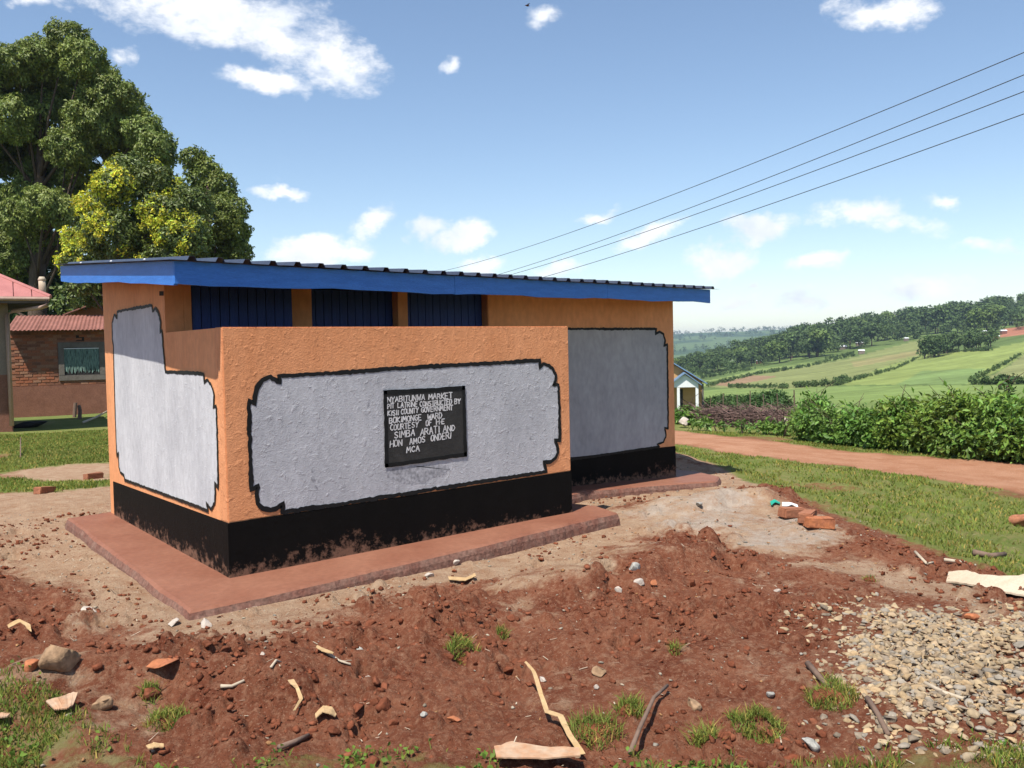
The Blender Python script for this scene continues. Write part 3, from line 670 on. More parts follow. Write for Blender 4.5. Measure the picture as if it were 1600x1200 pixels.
LP = [(184, 487), (210, 482), (238, 477), (239.5, 486), (244, 482), (249, 490), (252, 504), (251, 520), (254, 516), (256, 547), (259.5, 581), (290, 582), (319, 584), (320, 599), (325, 593), (332, 603), (335.5, 616), (334.5, 637), (339, 633), (341, 700), (342, 763),
      (336.5, 754), (337.5, 768), (336.5, 785), (331, 796), (323.5, 785), (326, 798), (260, 773), (196, 750), (194.5, 742), (189, 738), (186.5, 729), (186, 707), (183.5, 713), (181, 650), (178, 540), (176.5, 530), (176, 505), (179.5, 492), (184, 497)]
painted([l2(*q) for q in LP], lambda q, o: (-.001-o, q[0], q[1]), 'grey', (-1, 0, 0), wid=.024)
m2 = lambda px, py: (lambda q: (q[0], q[2]))(onplane(px, py, 1, S))
RP = [(888, 514), (960, 514), (1025, 514), (1023.5, 522), (1030, 518), (1036, 522), (1039, 532), (1037, 541), (1042, 538), (1043, 620), (1043.5, 670), (1038, 668), (1040, 680), (1036, 691), (1026, 694), (1030, 698), (960, 708), (892, 718)]
RPw = [m2(*q) for q in RP]; RPw = RPw+[(3.45, RPw[-1][1]+.03), (3.45, RPw[0][1])]
painted(RPw, lambda q, o: (q[0], S-.001-o, q[1]), 'grey_shaded', (0, -1, 0), wid=.026)
# small square ventilation mark under the eave of the side wall
V_ = [l2(*q) for q in [(250, 455), (256, 455), (256, 462), (250, 462)]]
MB().prism([(-.006, a, b) for a, b in V_], (.004, 0, 0)).build('vent_mark', 'dark', B)

# plaque and hand-painted lettering
zq = lambda zx, zy: f2(560+zx/7.5, 580+zy/7.5)
PQ = [zq(305, 250), zq(1222, 196), zq(1245, 972), zq(322, 1105)]
MB().prism([(a, -.0085, b) for a, b in densify(PQ, .03, .002)], (0, -.003, 0)).build('plaque', 'plaque', B)
pqo = [o for o in B.children if o.name.startswith('plaque')][0]
for a, b in zip(PQ, PQ[1:]+PQ[:1]):
    a = np.array(a); b = np.array(b); t = (b-a)/np.linalg.norm(b-a); nn = np.array([-t[1], t[0]]); w = .017
    P = [a-t*w+nn*w, b+t*w+nn*w, b+t*w-nn*w*.9, a-t*w-nn*w*.9]; K = 14; Vv = []; Ff = []
    for k in range(K+1):
        s = k/K
        Vv += [(*((P[0]+(P[1]-P[0])*s+rng.normal(0, .002, 2))), 0), (*((P[3]+(P[2]-P[3])*s+rng.normal(0, .002, 2))), 0)]
        if k: Ff.append((2*k-2, 2*k, 2*k+1, 2*k-1))
    MB().add([(x, -.0140, y) for x, y, _ in Vv], Ff).build('plaque_border', 'black_line', pqo)
FONT = {'A': [[(0, 0), (.5, 1), (1, 0)], [(.2, .38), (.8, .38)]], 'B': [[(0, 0), (0, 1), (.7, .97), (.85, .76), (.65, .54), (0, .52)], [(.65, .54), (.95, .3), (.75, .03), (0, 0)]],
 'C': [[(.95, .85), (.6, 1), (.2, .85), (0, .5), (.2, .13), (.6, 0), (.95, .15)]], 'D': [[(0, 0), (0, 1), (.6, .93), (.95, .5), (.6, .06), (0, 0)]],
 'E': [[(.85, 1), (0, 1), (0, 0), (.88, 0)], [(0, .52), (.7, .52)]], 'F': [[(.9, 1), (0, 1), (0, 0)], [(0, .52), (.7, .52)]],
 'G': [[(.92, .86), (.55, 1), (.15, .82), (0, .5), (.15, .15), (.55, 0), (.95, .15), (.95, .45), (.55, .45)]], 'H': [[(0, 0), (0, 1)], [(1, 0), (1, 1)], [(0, .5), (1, .5)]],
 'I': [[(.5, 0), (.5, 1)]], 'K': [[(0, 0), (0, 1)], [(.95, 1), (.05, .45), (1, 0)]], 'L': [[(0, 1), (0, 0), (.85, 0)]], 'M': [[(0, 0), (.12, 1), (.5, .35), (.88, 1), (1, 0)]],
 'N': [[(0, 0), (0, 1), (1, 0), (1, 1)]], 'O': [[(.5, 1), (.12, .85), (0, .5), (.12, .15), (.5, 0), (.88, .15), (1, .5), (.88, .85), (.5, 1)]], 'P': [[(0, 0), (0, 1), (.75, .95), (.9, .72), (.7, .5), (0, .46)]],
 'R': [[(0, 0), (0, 1), (.75, .95), (.9, .74), (.7, .53), (0, .5)], [(.45, .5), (1, 0)]], 'S': [[(.9, .85), (.5, 1), (.1, .85), (.15, .6), (.8, .42), (.92, .17), (.5, 0), (.05, .15)]],
 'T': [[(.5, 0), (.5, 1)], [(0, 1), (1, 1)]], 'U': [[(0, 1), (0, .25), (.3, 0), (.7, 0), (1, .25), (1, 1)]], 'V': [[(0, 1), (.5, 0), (1, 1)]], 'W': [[(0, 1), (.22, 0), (.5, .65), (.78, 0), (1, 1)]],
 'Y': [[(0, 1), (.5, .5), (1, 1)], [(.5, .5), (.45, 0)]], '·': [[(.35, .45), (.65, .45)]]}
LINES = [("NYABITUNWA", 330, 366, 775, 336, 62), ("MARKET", 812, 333, 1100, 312, 64), ("PIT", 330, 440, 415, 433, 58), ("LATRINE", 450, 428, 690, 412, 58), ("CONSTRUCTED", 710, 412, 1092, 384, 58), ("BY", 1116, 384, 1192, 376, 58),
 ("KISII", 332, 522, 470, 508, 60), ("COUNTY", 490, 505, 700, 484, 60), ("GOVERNMENT", 726, 482, 1102, 452, 58), ("BOKIMONGE", 352, 608, 740, 572, 66), ("WARD", 800, 566, 978, 546, 64),
 ("COURTESY", 362, 696, 700, 652, 68), ("OF", 780, 640, 860, 630, 60), ("H·E", 905, 625, 1010, 612, 60), ("SIMBA", 412, 786, 660, 752, 76), ("ARATI", 715, 752, 950, 718, 76), ("AND", 985, 712, 1130, 694, 70),
 ("HON", 360, 892, 512, 868, 74), ("AMOS", 590, 858, 780, 830, 72), ("ONDERI", 838, 822, 1082, 782, 72), ("MCA", 555, 952, 715, 930, 66)]
for (txt, xa, ya, xb, yb, h) in LINES:
    V = []; F = []; n = len(txt); wts = [.45 if c in 'I·' else 1.15 if c in 'MW' else 1 for c in txt]; tot = sum(wts); u = 0
    for ch, wt in zip(txt, wts):
        cx0 = xa+(xb-xa)*u/tot; cw = (xb-xa)*wt/tot*.78; u += wt
        jy = random.uniform(-3, 3); jh = h*random.uniform(.92, 1.06); lean = random.uniform(-.03, .06)
        yb_ = ya+(yb-ya)*(cx0-xa)/(xb-xa+1e-6)+jy; sl = (yb-ya)/(xb-xa)
        for st in FONT[ch]:
            pts = []
            for (a, b) in st:
                zx = cx0+a*cw+lean*b*h; zy = yb_+sl*a*cw-b*jh; pts.append(np.array([zx, zy])+rng.normal(0, 1.0, 2))
            for p_, q_ in zip(pts, pts[1:]):
                t = q_-p_; ln = np.linalg.norm(t)+1e-6; t = t/ln; nn = np.array([-t[1], t[0]]); w = random.uniform(5.0, 7.2); ex = 3
                K = len(V)
                for s_ in (p_-t*ex+nn*w, p_-t*ex-nn*w, q_+t*ex-nn*w*.9, q_+t*ex+nn*w*.9):
                    a, b = zq(*s_); V.append((a, -.0136-.00002*(len(F) % 40), b))
                F.append((K, K+1, K+2, K+3))
    MB().add(V, F).build('lettering', 'letter', pqo)
# plaque's shadow painted as a darker grey smear on the plaster below
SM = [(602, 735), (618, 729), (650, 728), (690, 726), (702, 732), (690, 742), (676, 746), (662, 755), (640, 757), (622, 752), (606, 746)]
mb = MB(); Q = densify([f2(*q) for q in SM], .012, .006); mb.add([(a, -.0068, b) for a, b in Q], [tuple(range(len(Q)))]); sm = mb.build('shadow_smear', mat('shadow_smear', (.27, .27, .29), (.36, .36, .38), .8, 20, fine=.3), B)
for k, (a, b) in enumerate([(488, 748), (497, 752), (493, 762), (487, 735), (575, 625), (574, 632), (824, 676), (828, 684), (800, 640)]):
    c = np.array(f2(a, b)); n = 9; w = random.uniform(.008, .02)
    Q = [c+w*np.array([math.cos(6.28*t/n)*random.uniform(.5, 1), math.sin(6.28*t/n)*random.uniform(.7, 1.5)]) for t in range(n)]
    MB().add([(x, -.0069, y) for x, y in Q], [tuple(range(n))]).build('scuff', sm.data.materials[0], B)

# roof: box-profile sheets with a rib every 0.2 m, blue fascia boards
roof = empty('roof', (0, 0, 0)); roof.parent = B
x = -.38; PIT_ = .205
prof = [(0, 0), (.125, 0), (.142, .030), (.178, .030), (.195, 0), (.205, 0)]
ns = 8; per = (6.47+.38)/ns; 
for k in range(ns):
    xs = []; xa = x+k*per; xb = xa+per+.03
    kk = 0; base = math.floor((xa+.38)/PIT_)*PIT_-.38
    while base < xb:
        for (a, h) in prof[:-1]:
            if xa-1e-6 <= base+a <= xb: xs.append((base+a, h))
        base += PIT_
    def ph_(xq):
        u = (xq+.38) % PIT_; return float(np.interp(u, [p_[0] for p_ in prof], [p_[1] for p_ in prof]))
    xs = [(xa, ph_(xa))]+[q for q in xs if xa+.002 < q[0] < xb-.002]+[(xb, ph_(xb))]
    dz = .0025*(k % 2)
    rows = 6; V = []; F = []
    for jx, (a, h) in enumerate(xs):
        for iy in range(rows):
            t = iy/(rows-1); y0 = yf(a)-.055; y1 = 3.46; y = y0+(y1-y0)*t
            V.append((a, y, zr(a, y)+.004+h+dz+.006*math.sin(a*1.7+t*3)*t))
    nV = len(V); V += [(a, b, c-.0018) for a, b, c in V]
    for jx in range(len(xs)-1):
        for iy in range(rows-1):
            q = jx*rows+iy; F.append((q, q+rows, q+rows+1, q+1)); F.append((nV+q, nV+q+1, nV+q+rows+1, nV+q+rows))
        for iy in (0, rows-1):
            q = jx*rows+iy; F.append((q, nV+q, nV+q+rows, q+rows))
    for iy in range(rows-1):
        for q in (iy, (len(xs)-1)*rows+iy): F.append((q, q+1, nV+q+1, nV+q))
    MB().add(V, F).build('roof_sheet', 'roof', roof)
def fascia(P0, P1, nrm, h0=.155, name='fascia_board', seed=0, cuts=10):
    P0 = np.array(P0, float); P1 = np.array(P1, float); nrm = np.array(nrm, float)*.025; T = []; Bo = []
    for k in range(cuts+1):
        t = k/cuts; q = P0+(P1-P0)*t; q[2] = zr(q[0], q[1])-.004
        T.append(q.copy()); q[2] -= h0+.006*math.sin(t*9+seed)+.004*math.sin(t*23+seed); Bo.append(q)
    mb = MB(); V = T+Bo+[q+nrm for q in T]+[q+nrm for q in Bo]; n = cuts+1; F = []
    for k in range(cuts): F += [(k, k+1, n+k+1, n+k), (2*n+k, 3*n+k, 3*n+k+1, 2*n+k+1), (k, 2*n+k, 2*n+k+1, k+1), (n+k, n+k+1, 3*n+k+1, 3*n+k)]
    F += [(0, n, 3*n, 2*n), (n-1, 3*n-1, 4*n-1, 2*n-1)]
    return mb.add(V, F).build(name, 'blue', roof)
ux, uy = 6.73, 1.0; ln = math.hypot(ux, uy); fn = (-uy/ln, ux/ln, 0)
fascia((-.328, yf(-.328)+.026, 0), (-.328, 3.38, 0), (.026/.025, 0, 0), seed=1)
cutsx = [-.328, 2.2, 4.35, 6.36]
for a, b in zip(cutsx, cutsx[1:]): fascia((a+.0015, yf(a), 0), (b-.0015, yf(b), 0), fn, seed=a)
fascia((6.36, yf(6.36)+.03, 0), (6.36, 3.38, 0), (-1.04, 0, 0), seed=4)
for k in range(7):
    y = .3+k*.52; MB().prism([(-.29, y, zr(0, y)-.09), (6.3, y+.05, zr(6.3, y+.05)-.09), (6.3, y+.05, zr(6.3, y+.05)-.012), (-.29, y, zr(0, y)-.012)], (0, .05, 0)).build('purlin', 'pole', roof) if y > yf(6.3)+.1 else MB().prism([(-.29, y, zr(0, y)-.09), ((y+.05)*6.73-.6, y, zr((y+.05)*6.73-.6, y)-.09), ((y+.05)*6.73-.6, y, zr((y+.05)*6.73-.6, y)-.012), (-.29, y, zr(0, y)-.012)], (0, .05, 0)).build('purlin', 'pole', roof)
for (nx_, ny_) in [(-.36, .5), (-.36, 1.4), (-.36, 2.4), (.9, 3.3), (5.9, 1.6), (6.3, 1.2), (6.4, 2.0), (5.2, 2.2)]:
    V = ICO1[0]*(.012, .012, .008)+(nx_, ny_, zr(nx_, ny_)+.012); MB().add(V, ICO1[1]).build('roof_nail', 'whiteroof', roof)

# apron slab round the walls: uneven edge, slightly tilted top
def slab_z(x, y):
    return -.024*(1-min(max(x/L, 0), 1))*(1-min(max(y/Wd, 0), 1)) + (.041*min(max(x/L, 0), 1) if x < 3.7 else .041-.086*min((x-3.7)/2.4, 1)) + .03*min(max(y/Wd, 0), 1)*(1-min(max(x/L, 0), 1))
def slab(name, poly):
    Q = [np.array(q) for q in densify(poly, .05, .0025)]; n = len(Q); cen = sum(Q)/n; V = []; F = []
    for sc, dz in ((0, 0), (-.028, 0), (-.006, -.014), (.012, -.055), (.03, -.2)):
        for k, q in enumerate(Q):
            t = Q[(k+1) % n]-Q[k-1]; t = t/np.linalg.norm(t); nn = np.array([t[1], -t[0]]); 
            w = q+nn*(sc+(.03*(fbm(np.array([q[0]]), np.array([q[1]]), 2.5, 2)[0]-.5)+rng.normal(0, .0015) if dz < -.01 else 0))
            V.append((w[0], w[1], slab_z(*q)+dz))
    V = V[n:]
    for lv in range(3):
        for k in range(n): F.append((lv*n+k, lv*n+(k+1) % n, (lv+1)*n+(k+1) % n, (lv+1)*n+k))
    o = MB().add(V, F+[tuple(range(n))]).build(name, 'screed', B)
    o.data.materials.append(MT['slab_side'])
    for f in o.data.polygons:
        if f.center.z < slab_z(f.center.x, f.center.y)-.03: f.material_index = 1
    bm = bmesh.new(); bm.from_mesh(o.data); bmesh.ops.triangulate(bm, faces=[f for f in bm.faces if len(f.verts) > 4]); bm.to_mesh(o.data); bm.free()
    return o
slab('apron', [(-.49, -.62), (1.5, -.50), (3.50, -.34), (3.62, .08), (3.5, .5), (3.50, 1.22), (.16, 1.22), (.1, 3.3), (-.40, 3.2)])
slab('apron', [(3.52, .66), (4.25, .93), (5.3, .80), (6.05, .64), (6.4, .85), (6.55, 1.3), (6.5, 3.4), (6.0, 3.4), (5.9, 1.4), (3.52, 1.36)])

# ------------------------------------------------------------------ small things on the ground
def near_rocks():
    rock('boulder', 94, 1040, (.19, .16, .15), 'rock', 'big tan angular rock with a dark spot on bare soil', 'rock', base=ICO3, rz=.5)
    rock('stone', 48, 1047, (.09, .08, .07), 'brick_orange', 'small orange stone just beside the big tan rock')
    rock('stone', 250, 1047, (.20, .14, .05), 'brick_orange', 'flat rust-coloured slab of stone tilted on red soil', rz=.2)
    rock('stone', 155, 1100, (.12, .09, .08), 'rock', 'brown stone at the edge of the grass beside cardboard')
    rock('stone', 568, 1038, (.12, .1, .10), 'stone_pale', 'round pale-topped stone casting a dark shadow below the dusty strip')
    rock('stone', 556, 1005, (.1, .09, .09), 'stone_grey', 'grey stone half buried behind the pale-topped stone')
    rock('stone', 322, 978, (.12, .07, .06), 'stone_pale', 'white broken cement lump at the slab corner')
    rock('stone', 270, 976, (.13, .08, .05), 'stone_pale', 'low pale cement rubble lying left of the slab corner')
    rock('stone', 712, 883, (.07, .06, .06), 'stone_pale', 'white stone against the slab edge under the long wall')
    rock('stone', 671, 902, (.08, .05, .04), 'stone_pale', 'flat whitish stone near the slab edge')
    rock('stone', 411, 1025, (.06, .05, .05), 'stone_pale', 'cream pebble on crumbled red soil left of the straw husk')
    rock('stone', 940, 1052, (.09, .07, .05), 'rock', 'flat tan stone in the middle of the red soil')
    rock('stone', 848, 1062, (.045, .03, .03), 'stone_pale', 'tiny pale chip beside the flat tan stone')
    rock('stone', 932, 1072, (.04, .03, .03), 'stone_pale', 'white chip below the flat tan stone')
    rock('stone', 1083, 1102, (.09, .08, .08), 'rock', 'round brown stone right of the long dark stick')
    rock('stone', 1203, 1076, (.05, .045, .04), 'stone_grey', 'grey-green stone on soil left of the gravel')
    rock('stone', 991, 884, (.10, .08, .08), 'stone_grey', 'grey stone among dug clods in front of the wall end')
    rock('stone', 968, 926, (.09, .07, .06), 'stone_pale', 'whitish stone in a small hollow of red soil')
    rock('stone', 1000, 910, (.09, .06, .05), 'stone_pale', 'pale broken stone next to a red brick chip')
    rock('brick_chip', 1022, 912, (.07, .05, .05), 'brick_orange', 'bright red brick chip beside a pale broken stone', 'brick')
    rock('stone', 1217, 922, (.07, .06, .04), 'stone_pale', 'cream stone above the gravel heap')
    rock('brick_chip', 1520, 969, (.10, .08, .05), 'brick_orange', 'rounded orange brick chip at the top of the gravel', 'brick')
    rock('stone', 1266, 1162, (.10, .05, .07), 'stone_grey', 'grey splinter of stone standing at the gravel edge')
    rock('brick_chip', 708, 1122, (.08, .06, .03), 'brick_orange', 'small square orange brick chip on red soil', 'brick')
    rock('stone', 664, 1135, (.04, .035, .03), 'stone_grey', 'bluish pebble left of the square brick chip')
    rock('stone', 138, 966, (.12, .08, .04), 'stone_pale', 'thin whitish flake of cement left of the slab')
    rock('stone', 1085+5, 790, (.10, .09, .07), 'stone_grey', 'dark grey stone on the ash patch')
    rock('rock', 1598, 822, (.26, .2, .24), 'brick', 'brown rock standing in the grass at the right edge', 'rock', base=ICO3)
    rock('rock', 1229, 671, (.45, .3, .42), 'stone_pale', 'pinkish pale boulder at the foot of the brush fence', 'rock', base=ICO3, sink=.1)
    rock('stone', 1066, 668, (.45, .35, .3), 'stone_pale', 'white stone on the verge across the road', sink=.1)
near_rocks()
def brick_obj(px, py, rz, tilt, label, m='brick_orange'):
    q = at(px, py); o = MB().box(-.12, .12, -.06, .06, -.045, .045).build('brick', m, bevel=.008)
    o.data.transform(Matrix.Rotation(tilt, 4, 'Y')); o.location = (q[0], q[1], float(gtop(q[0], q[1]))+.035); o.rotation_euler.z = rz
    for v in o.data.vertices: v.co += Vector(rng.normal(0, .003, 3))
    return tag(o, label, 'brick', 'loose bricks on the mound')
brick_obj(1238, 806, -.35, .05, 'dusty brown brick beside the green plastic scrap', 'brick')
brick_obj(1280, 822, -.6, .08, 'orange brick nearest the gravel on the mound edge')
brick_obj(70, 770, .6, .1, 'red brick lying on the lawn edge at the left', 'brick')
brick_obj(146, 748, .3, .0, 'brown brick on the bare patch beside the latrine side wall', 'brick')
brick_obj(1262, 813, .4, .02, 'broken brick piece between two bricks on the mound', 'brick')
def strip(name, ptsA, ptsB, lift, m, label, cat, th=.004):
    A = []; Bq = []; n0 = len(ptsA); lf_ = [(q if hasattr(q, '__len__') else (q, q)) for q in (lift if hasattr(lift, '__len__') else [lift]*n0)]
    ts = np.linspace(0, n0-1, (n0-1)*5+1); ip = lambda L_, c_: np.interp(ts, np.arange(n0), [q[c_] for q in L_])
    wpx = np.hypot(ip(ptsA, 0)-ip(ptsB, 0), ip(ptsA, 1)-ip(ptsB, 1)); jt = lambda: rng.normal(0, 1, len(ts))*wpx*.02
    ax_, ay_, bx_, by_ = ip(ptsA, 0)+jt(), ip(ptsA, 1)+jt(), ip(ptsB, 0)+jt(), ip(ptsB, 1)+jt(); la_, lb_ = ip(lf_, 0)+rng.normal(0, .0008, len(ts)), ip(lf_, 1)+rng.normal(0, .0008, len(ts))
    ptsA = list(zip(ax_, ay_)); ptsB = list(zip(bx_, by_)); lift = list(zip(la_, lb_))
    for k, (a, b) in enumerate(zip(ptsA, ptsB)):
        qa = at(*a); qb = at(*b); li = lift[k] if hasattr(lift, '__len__') else lift
        if not hasattr(li, '__len__'): li = (li, li)
        A.append((qa[0], qa[1], float(gtop(qa[0], qa[1]))+li[0]+.012)); Bq.append((qb[0], qb[1], float(gtop(qb[0], qb[1]))+li[1]+.012))
    A = np.array(A); Bq = np.array(Bq); tt = np.linspace(-1, 1, len(A)); base = np.polyval(np.polyfit(tt, (A[:, 2]+Bq[:, 2])/2-(la_+lb_)/2, 2 if n0 > 4 else 1), tt)
    A[:, 2] = base+la_+.004; Bq[:, 2] = base+lb_+.004
    return tag(MB().ribbon(A, Bq, th).build(name, m), label, cat)
strip('bark_sheet', [(1482, 893), (1510, 898), (1530, 908), (1560, 912), (1600, 912), (1640, 915)], [(1478, 905), (1505, 915), (1525, 922), (1555, 929), (1595, 934), (1640, 938)], [(.02, .0), (.03, .01), (.035, .015), (.04, .02), (.05, .03), (.05, .03)], 'barksheet', 'long pale curved sheet of peeled bark at right edge', 'bark', .012)
strip('cardboard', [(72, 1105), (86, 1098), (104, 1094), (122, 1098)], [(86, 1124), (94, 1122), (106, 1120), (114, 1110)], [(.03, .01), (.035, .015), (.03, .02), (.04, .02)], 'card', 'torn pale cardboard piece lying on grass', 'cardboard', .006)
strip('cardboard', [(-8, 1122), (4, 1122), (16, 1126)], [(-8, 1146), (4, 1144), (12, 1140)], .03, 'card', 'pale cardboard scrap cut off by the left edge', 'cardboard', .006)
strip('cardboard', [(772, 1184), (800, 1176), (850, 1187), (905, 1193)], [(776, 1204), (800, 1206), (850, 1208), (908, 1207)], [.02, .03, .03, .04], 'card', 'torn orange-white cardboard at the bottom edge', 'cardboard', .006)
strip('dry_leaf', [(820, 1072), (832, 1090), (842, 1120), (852, 1140), (872, 1146), (886, 1166), (905, 1185)], [(823, 1070), (838, 1090), (850, 1122), (858, 1136), (880, 1144), (894, 1164), (915, 1184)], [.16, .13, .09, .05, .05, .03, .02], 'husk', 'long twisted tan dry leaf standing up from the soil', 'dry leaf', .003)
strip('husk', [(494, 1020), (505, 1028), (520, 1033)], [(496, 1016), (512, 1024), (522, 1030)], .015, 'husk', 'pale dry husk lying beside the pale-topped stone', 'husk', .004)
strip('husk', [(450, 1085), (462, 1090), (468, 1108), (458, 1120)], [(460, 1083), (468, 1092), (474, 1106), (462, 1118)], .02, 'husk', 'curled cream husk upper left of the coiled husk', 'husk', .004)
strip('husk', [(492, 1120), (505, 1113), (520, 1115), (526, 1122)], [(494, 1130), (505, 1128), (516, 1130), (524, 1126)], [.01, .035, .03, .01], 'husk', 'coiled cream husk half buried in red soil', 'husk', .005)
strip('husk', [(228, 1165), (240, 1160), (256, 1164)], [(232, 1172), (244, 1170), (256, 1170)], .02, 'husk', 'small orange husk near the lower left grass', 'husk', .004)
strip('husk', [(12, 985), (30, 978), (48, 990)], [(14, 990), (32, 984), (50, 998)], .02, 'husk', 'pale wood shavings at the far left of the soil', 'husk', .004)
strip('husk', [(700, 905), (728, 908), (742, 903)], [(702, 909), (728, 912), (744, 907)], .01, 'husk', 'thin orange wood strip lying on the dusty strip', 'husk', .004)
strip('plastic_scrap', [(1203, 788), (1210, 785), (1219, 787)], [(1205, 792), (1212, 790), (1218, 791)], [(.01, .0), (.03, .01), (.005, .0)], 'greenbag', 'crumpled green plastic scrap behind the bricks', 'plastic')
strip('paper_scrap', [(1222, 792), (1236, 790), (1246, 795)], [(1222, 796), (1238, 796), (1248, 800)], .03, 'white', 'white paper scrap between green plastic and brick', 'paper')
def stick(name, pts, rad, m, label, hts=None, cat='stick'):
    P = []
    for k, q in enumerate(pts):
        a = at(*q); P.append((a[0], a[1], float(gtop(a[0], a[1]))+rad*1.0+(hts[k] if hts else .004)))
    return tag(MB().tube(P, [rad*(1-.35*k/len(P)) for k in range(len(P))], 7).build(name, m, smooth_=True), label, cat)
stick('stick', [(985, 1198), (1000, 1160), (1022, 1112), (1043, 1078)], .011, 'stick', 'long dark stick pointing up the bottom of the picture', [.05, .06, .05, .03])
stick('stick', [(345, 1086), (362, 1076), (382, 1066)], .009, 'strawstick', 'short pale stick on soil left of the curled husk')
stick('stick', [(424, 1064), (432, 1052), (442, 1042)], .007, 'strawstick', 'thin pale stick tilted upper left of the husks')
stick('stick', [(436, 1174), (460, 1160), (484, 1143)], .013, 'stick', 'thick brown root piece below the coiled husk')
stick('stick', [(505, 1022), (530, 1032), (548, 1040)], .007, 'strawstick', 'straw stalk running into the pale-topped stone')
stick('stick', [(1430, 868), (1448, 880), (1458, 878)], .012, 'strawstick', 'pale stick on the mound edge above the bark sheet')
stick('stick', [(1475, 875), (1510, 880)], .014, 'strawstick', 'short pale wood piece at the edge of the grass')
stick('stick', [(1520, 870), (1548, 874), (1570, 872)], .025, 'stick', 'thick brown wood piece in the grass above the bark sheet')
stick('stick', [(1445, 1072), (1475, 1085), (1505, 1098)], .011, 'strawstick', 'straight pale stick lying on the gravel heap')
stick('stick', [(1355, 1095), (1372, 1120), (1388, 1155)], .014, 'stick', 'brown stick lying down the left of the gravel')
stick('stick', [(1262, 1040), (1280, 1060), (1295, 1075)], .016, 'stick', 'dark root at the upper left edge of the gravel')
stick('peg', [(32, 716), (33, 702)], .012, 'stick', 'short dark peg standing in the left lawn', [.0, .22], 'peg')

# scattered soil crumbs, gravel heap (nobody could count them)
def scatter_mesh(name, P, sizes, base, m, tint, flat=.7, kind='stuff', label=None, cat=None, nvar=14):
    var = []
    for _ in range(nvar):
        v = chip(base, 9, .22, .75); v = v/np.abs(v).max(0); var.append(v)
    var = np.array(var); n = len(P); idx = rng.integers(0, nvar, n); V = var[idx]
    sc = np.stack([sizes*rng.uniform(.8, 1.2, n), sizes*rng.uniform(.55, .9, n), sizes*rng.uniform(flat*.6, flat, n)], 1)*.5
    V = V*sc[:, None, :]
    a = rng.random(n)*6.28; t = rng.normal(0, .35, n); ca, sa, ct, st = np.cos(a), np.sin(a), np.cos(t), np.sin(t)
    x_, y_, z_ = V[..., 0], V[..., 1], V[..., 2]
    y2 = y_*ct[:, None]-z_*st[:, None]; z2 = y_*st[:, None]+z_*ct[:, None]
    V = np.stack([x_*ca[:, None]-y2*sa[:, None], x_*sa[:, None]+y2*ca[:, None], z2], -1)+P[:, None, :]
    nb = len(base[0]); F = (base[1][None]+(np.arange(n)*nb)[:, None, None]).reshape(-1, 3)
    o = bigmesh(name, V.reshape(-1, 3), F, m, tint=np.repeat(tint, nb, 0))
    return tag(o, label, cat, kind=kind)
n = 150000; px_ = rng.uniform(-3.2, 7.2, n); py_ = rng.uniform(-5.0, 4.0, n)
g_, d_, a_, rd_ = zones(px_, py_); w = np.clip(1-d_*.8-g_*1.2-rd_*2-a_*1.2, .02, 1)*(.15+.85*smooth(fbm(px_, py_, 1.3, 3), .42, .62))
keep = (rng.random(n) < w*.75) & (poly_sd(px_, py_, SLAB) < -.03) & (poly_sd(px_, py_, GRAVEL) < 0) & (g_ < .3)
px_, py_ = px_[keep], py_[keep]; sz = .008+.052*rng.random(len(px_))**6
tn = rng.uniform(.7, 1.25, (len(px_), 1))*np.array([[1, 1, 1]])
scatter_mesh('soil_crumbs', np.stack([px_, py_, gtop(px_, py_)+sz*.12], 1), sz, ICO1 if len(px_) < 9000 else ICO1, 'clod', tn, .8, label='loose crumbs and clods of red soil', cat='soil')
cx_ = []; cy_ = []
for (a, b, r_) in PITS+[(500, 1000, .2), (600, 1010, .2), (40, 850, .3), (20, 900, .3), (180, 960, .2), (960, 880, .2), (1140, 885, .15), (300, 990, .25), (700, 960, .2), (560, 1120, .2), (880, 900, .2), (1000, 945, .2)]:
    q = at(a, b); n_ = 16; cx_.append(q[0]+rng.normal(0, .05+r_*1.3, n_)); cy_.append(q[1]+rng.normal(0, .05+r_*1.3, n_))
px_ = np.concatenate(cx_); py_ = np.concatenate(cy_); k = (poly_sd(px_, py_, SLAB) < -.1) & (zones(px_, py_)[1] < .25+.5*rng.random(len(px_))**3); px_, py_ = px_[k], py_[k]; sz = .03+.075*rng.random(len(px_))**2.2
scatter_mesh('soil_clods', np.stack([px_, py_, gtop(px_, py_)-sz*.06], 1), sz, ICO3, 'clod', rng.uniform(.75, 1.15, (len(px_), 1))*np.ones((1, 3)), .8, label='larger clods of dug red soil round the hollows', cat='soil', nvar=20)
# pale grit
n = 30000; px_ = rng.uniform(-3.0, 7.5, n); py_ = rng.uniform(-5.0, 4.5, n); g_, d_, a_, rd_ = zones(px_, py_)
keep = (poly_sd(px_, py_, SLAB) < -.02) & (g_ < .6) & (rng.random(n) < .22+.5*d_+.5*a_)
px_, py_ = px_[keep], py_[keep]; sz = .004+.030*rng.random(len(px_))**7
cc = np.array([[1.15, 1.3, 1.5], [.8, .95, 1.2], [1.1, .75, .5], [.9, .95, 1.05]])[rng.integers(0, 4, len(px_))]*rng.uniform(.7, 1.1, (len(px_), 1))
scatter_mesh('grit', np.stack([px_, py_, gtop(px_, py_)+sz*.15], 1), sz, ICO1, 'gravel', cc, .7, label='scattered pale grit and small chips on the bare earth', cat='grit')
n = 20000; gxs = np.array([q[0] for q in GRAVEL]); gys = np.array([q[1] for q in GRAVEL])
px_ = rng.uniform(gxs.min()-.2, gxs.max()+.2, n); py_ = rng.uniform(gys.min()-.2, gys.max()+.2, n)
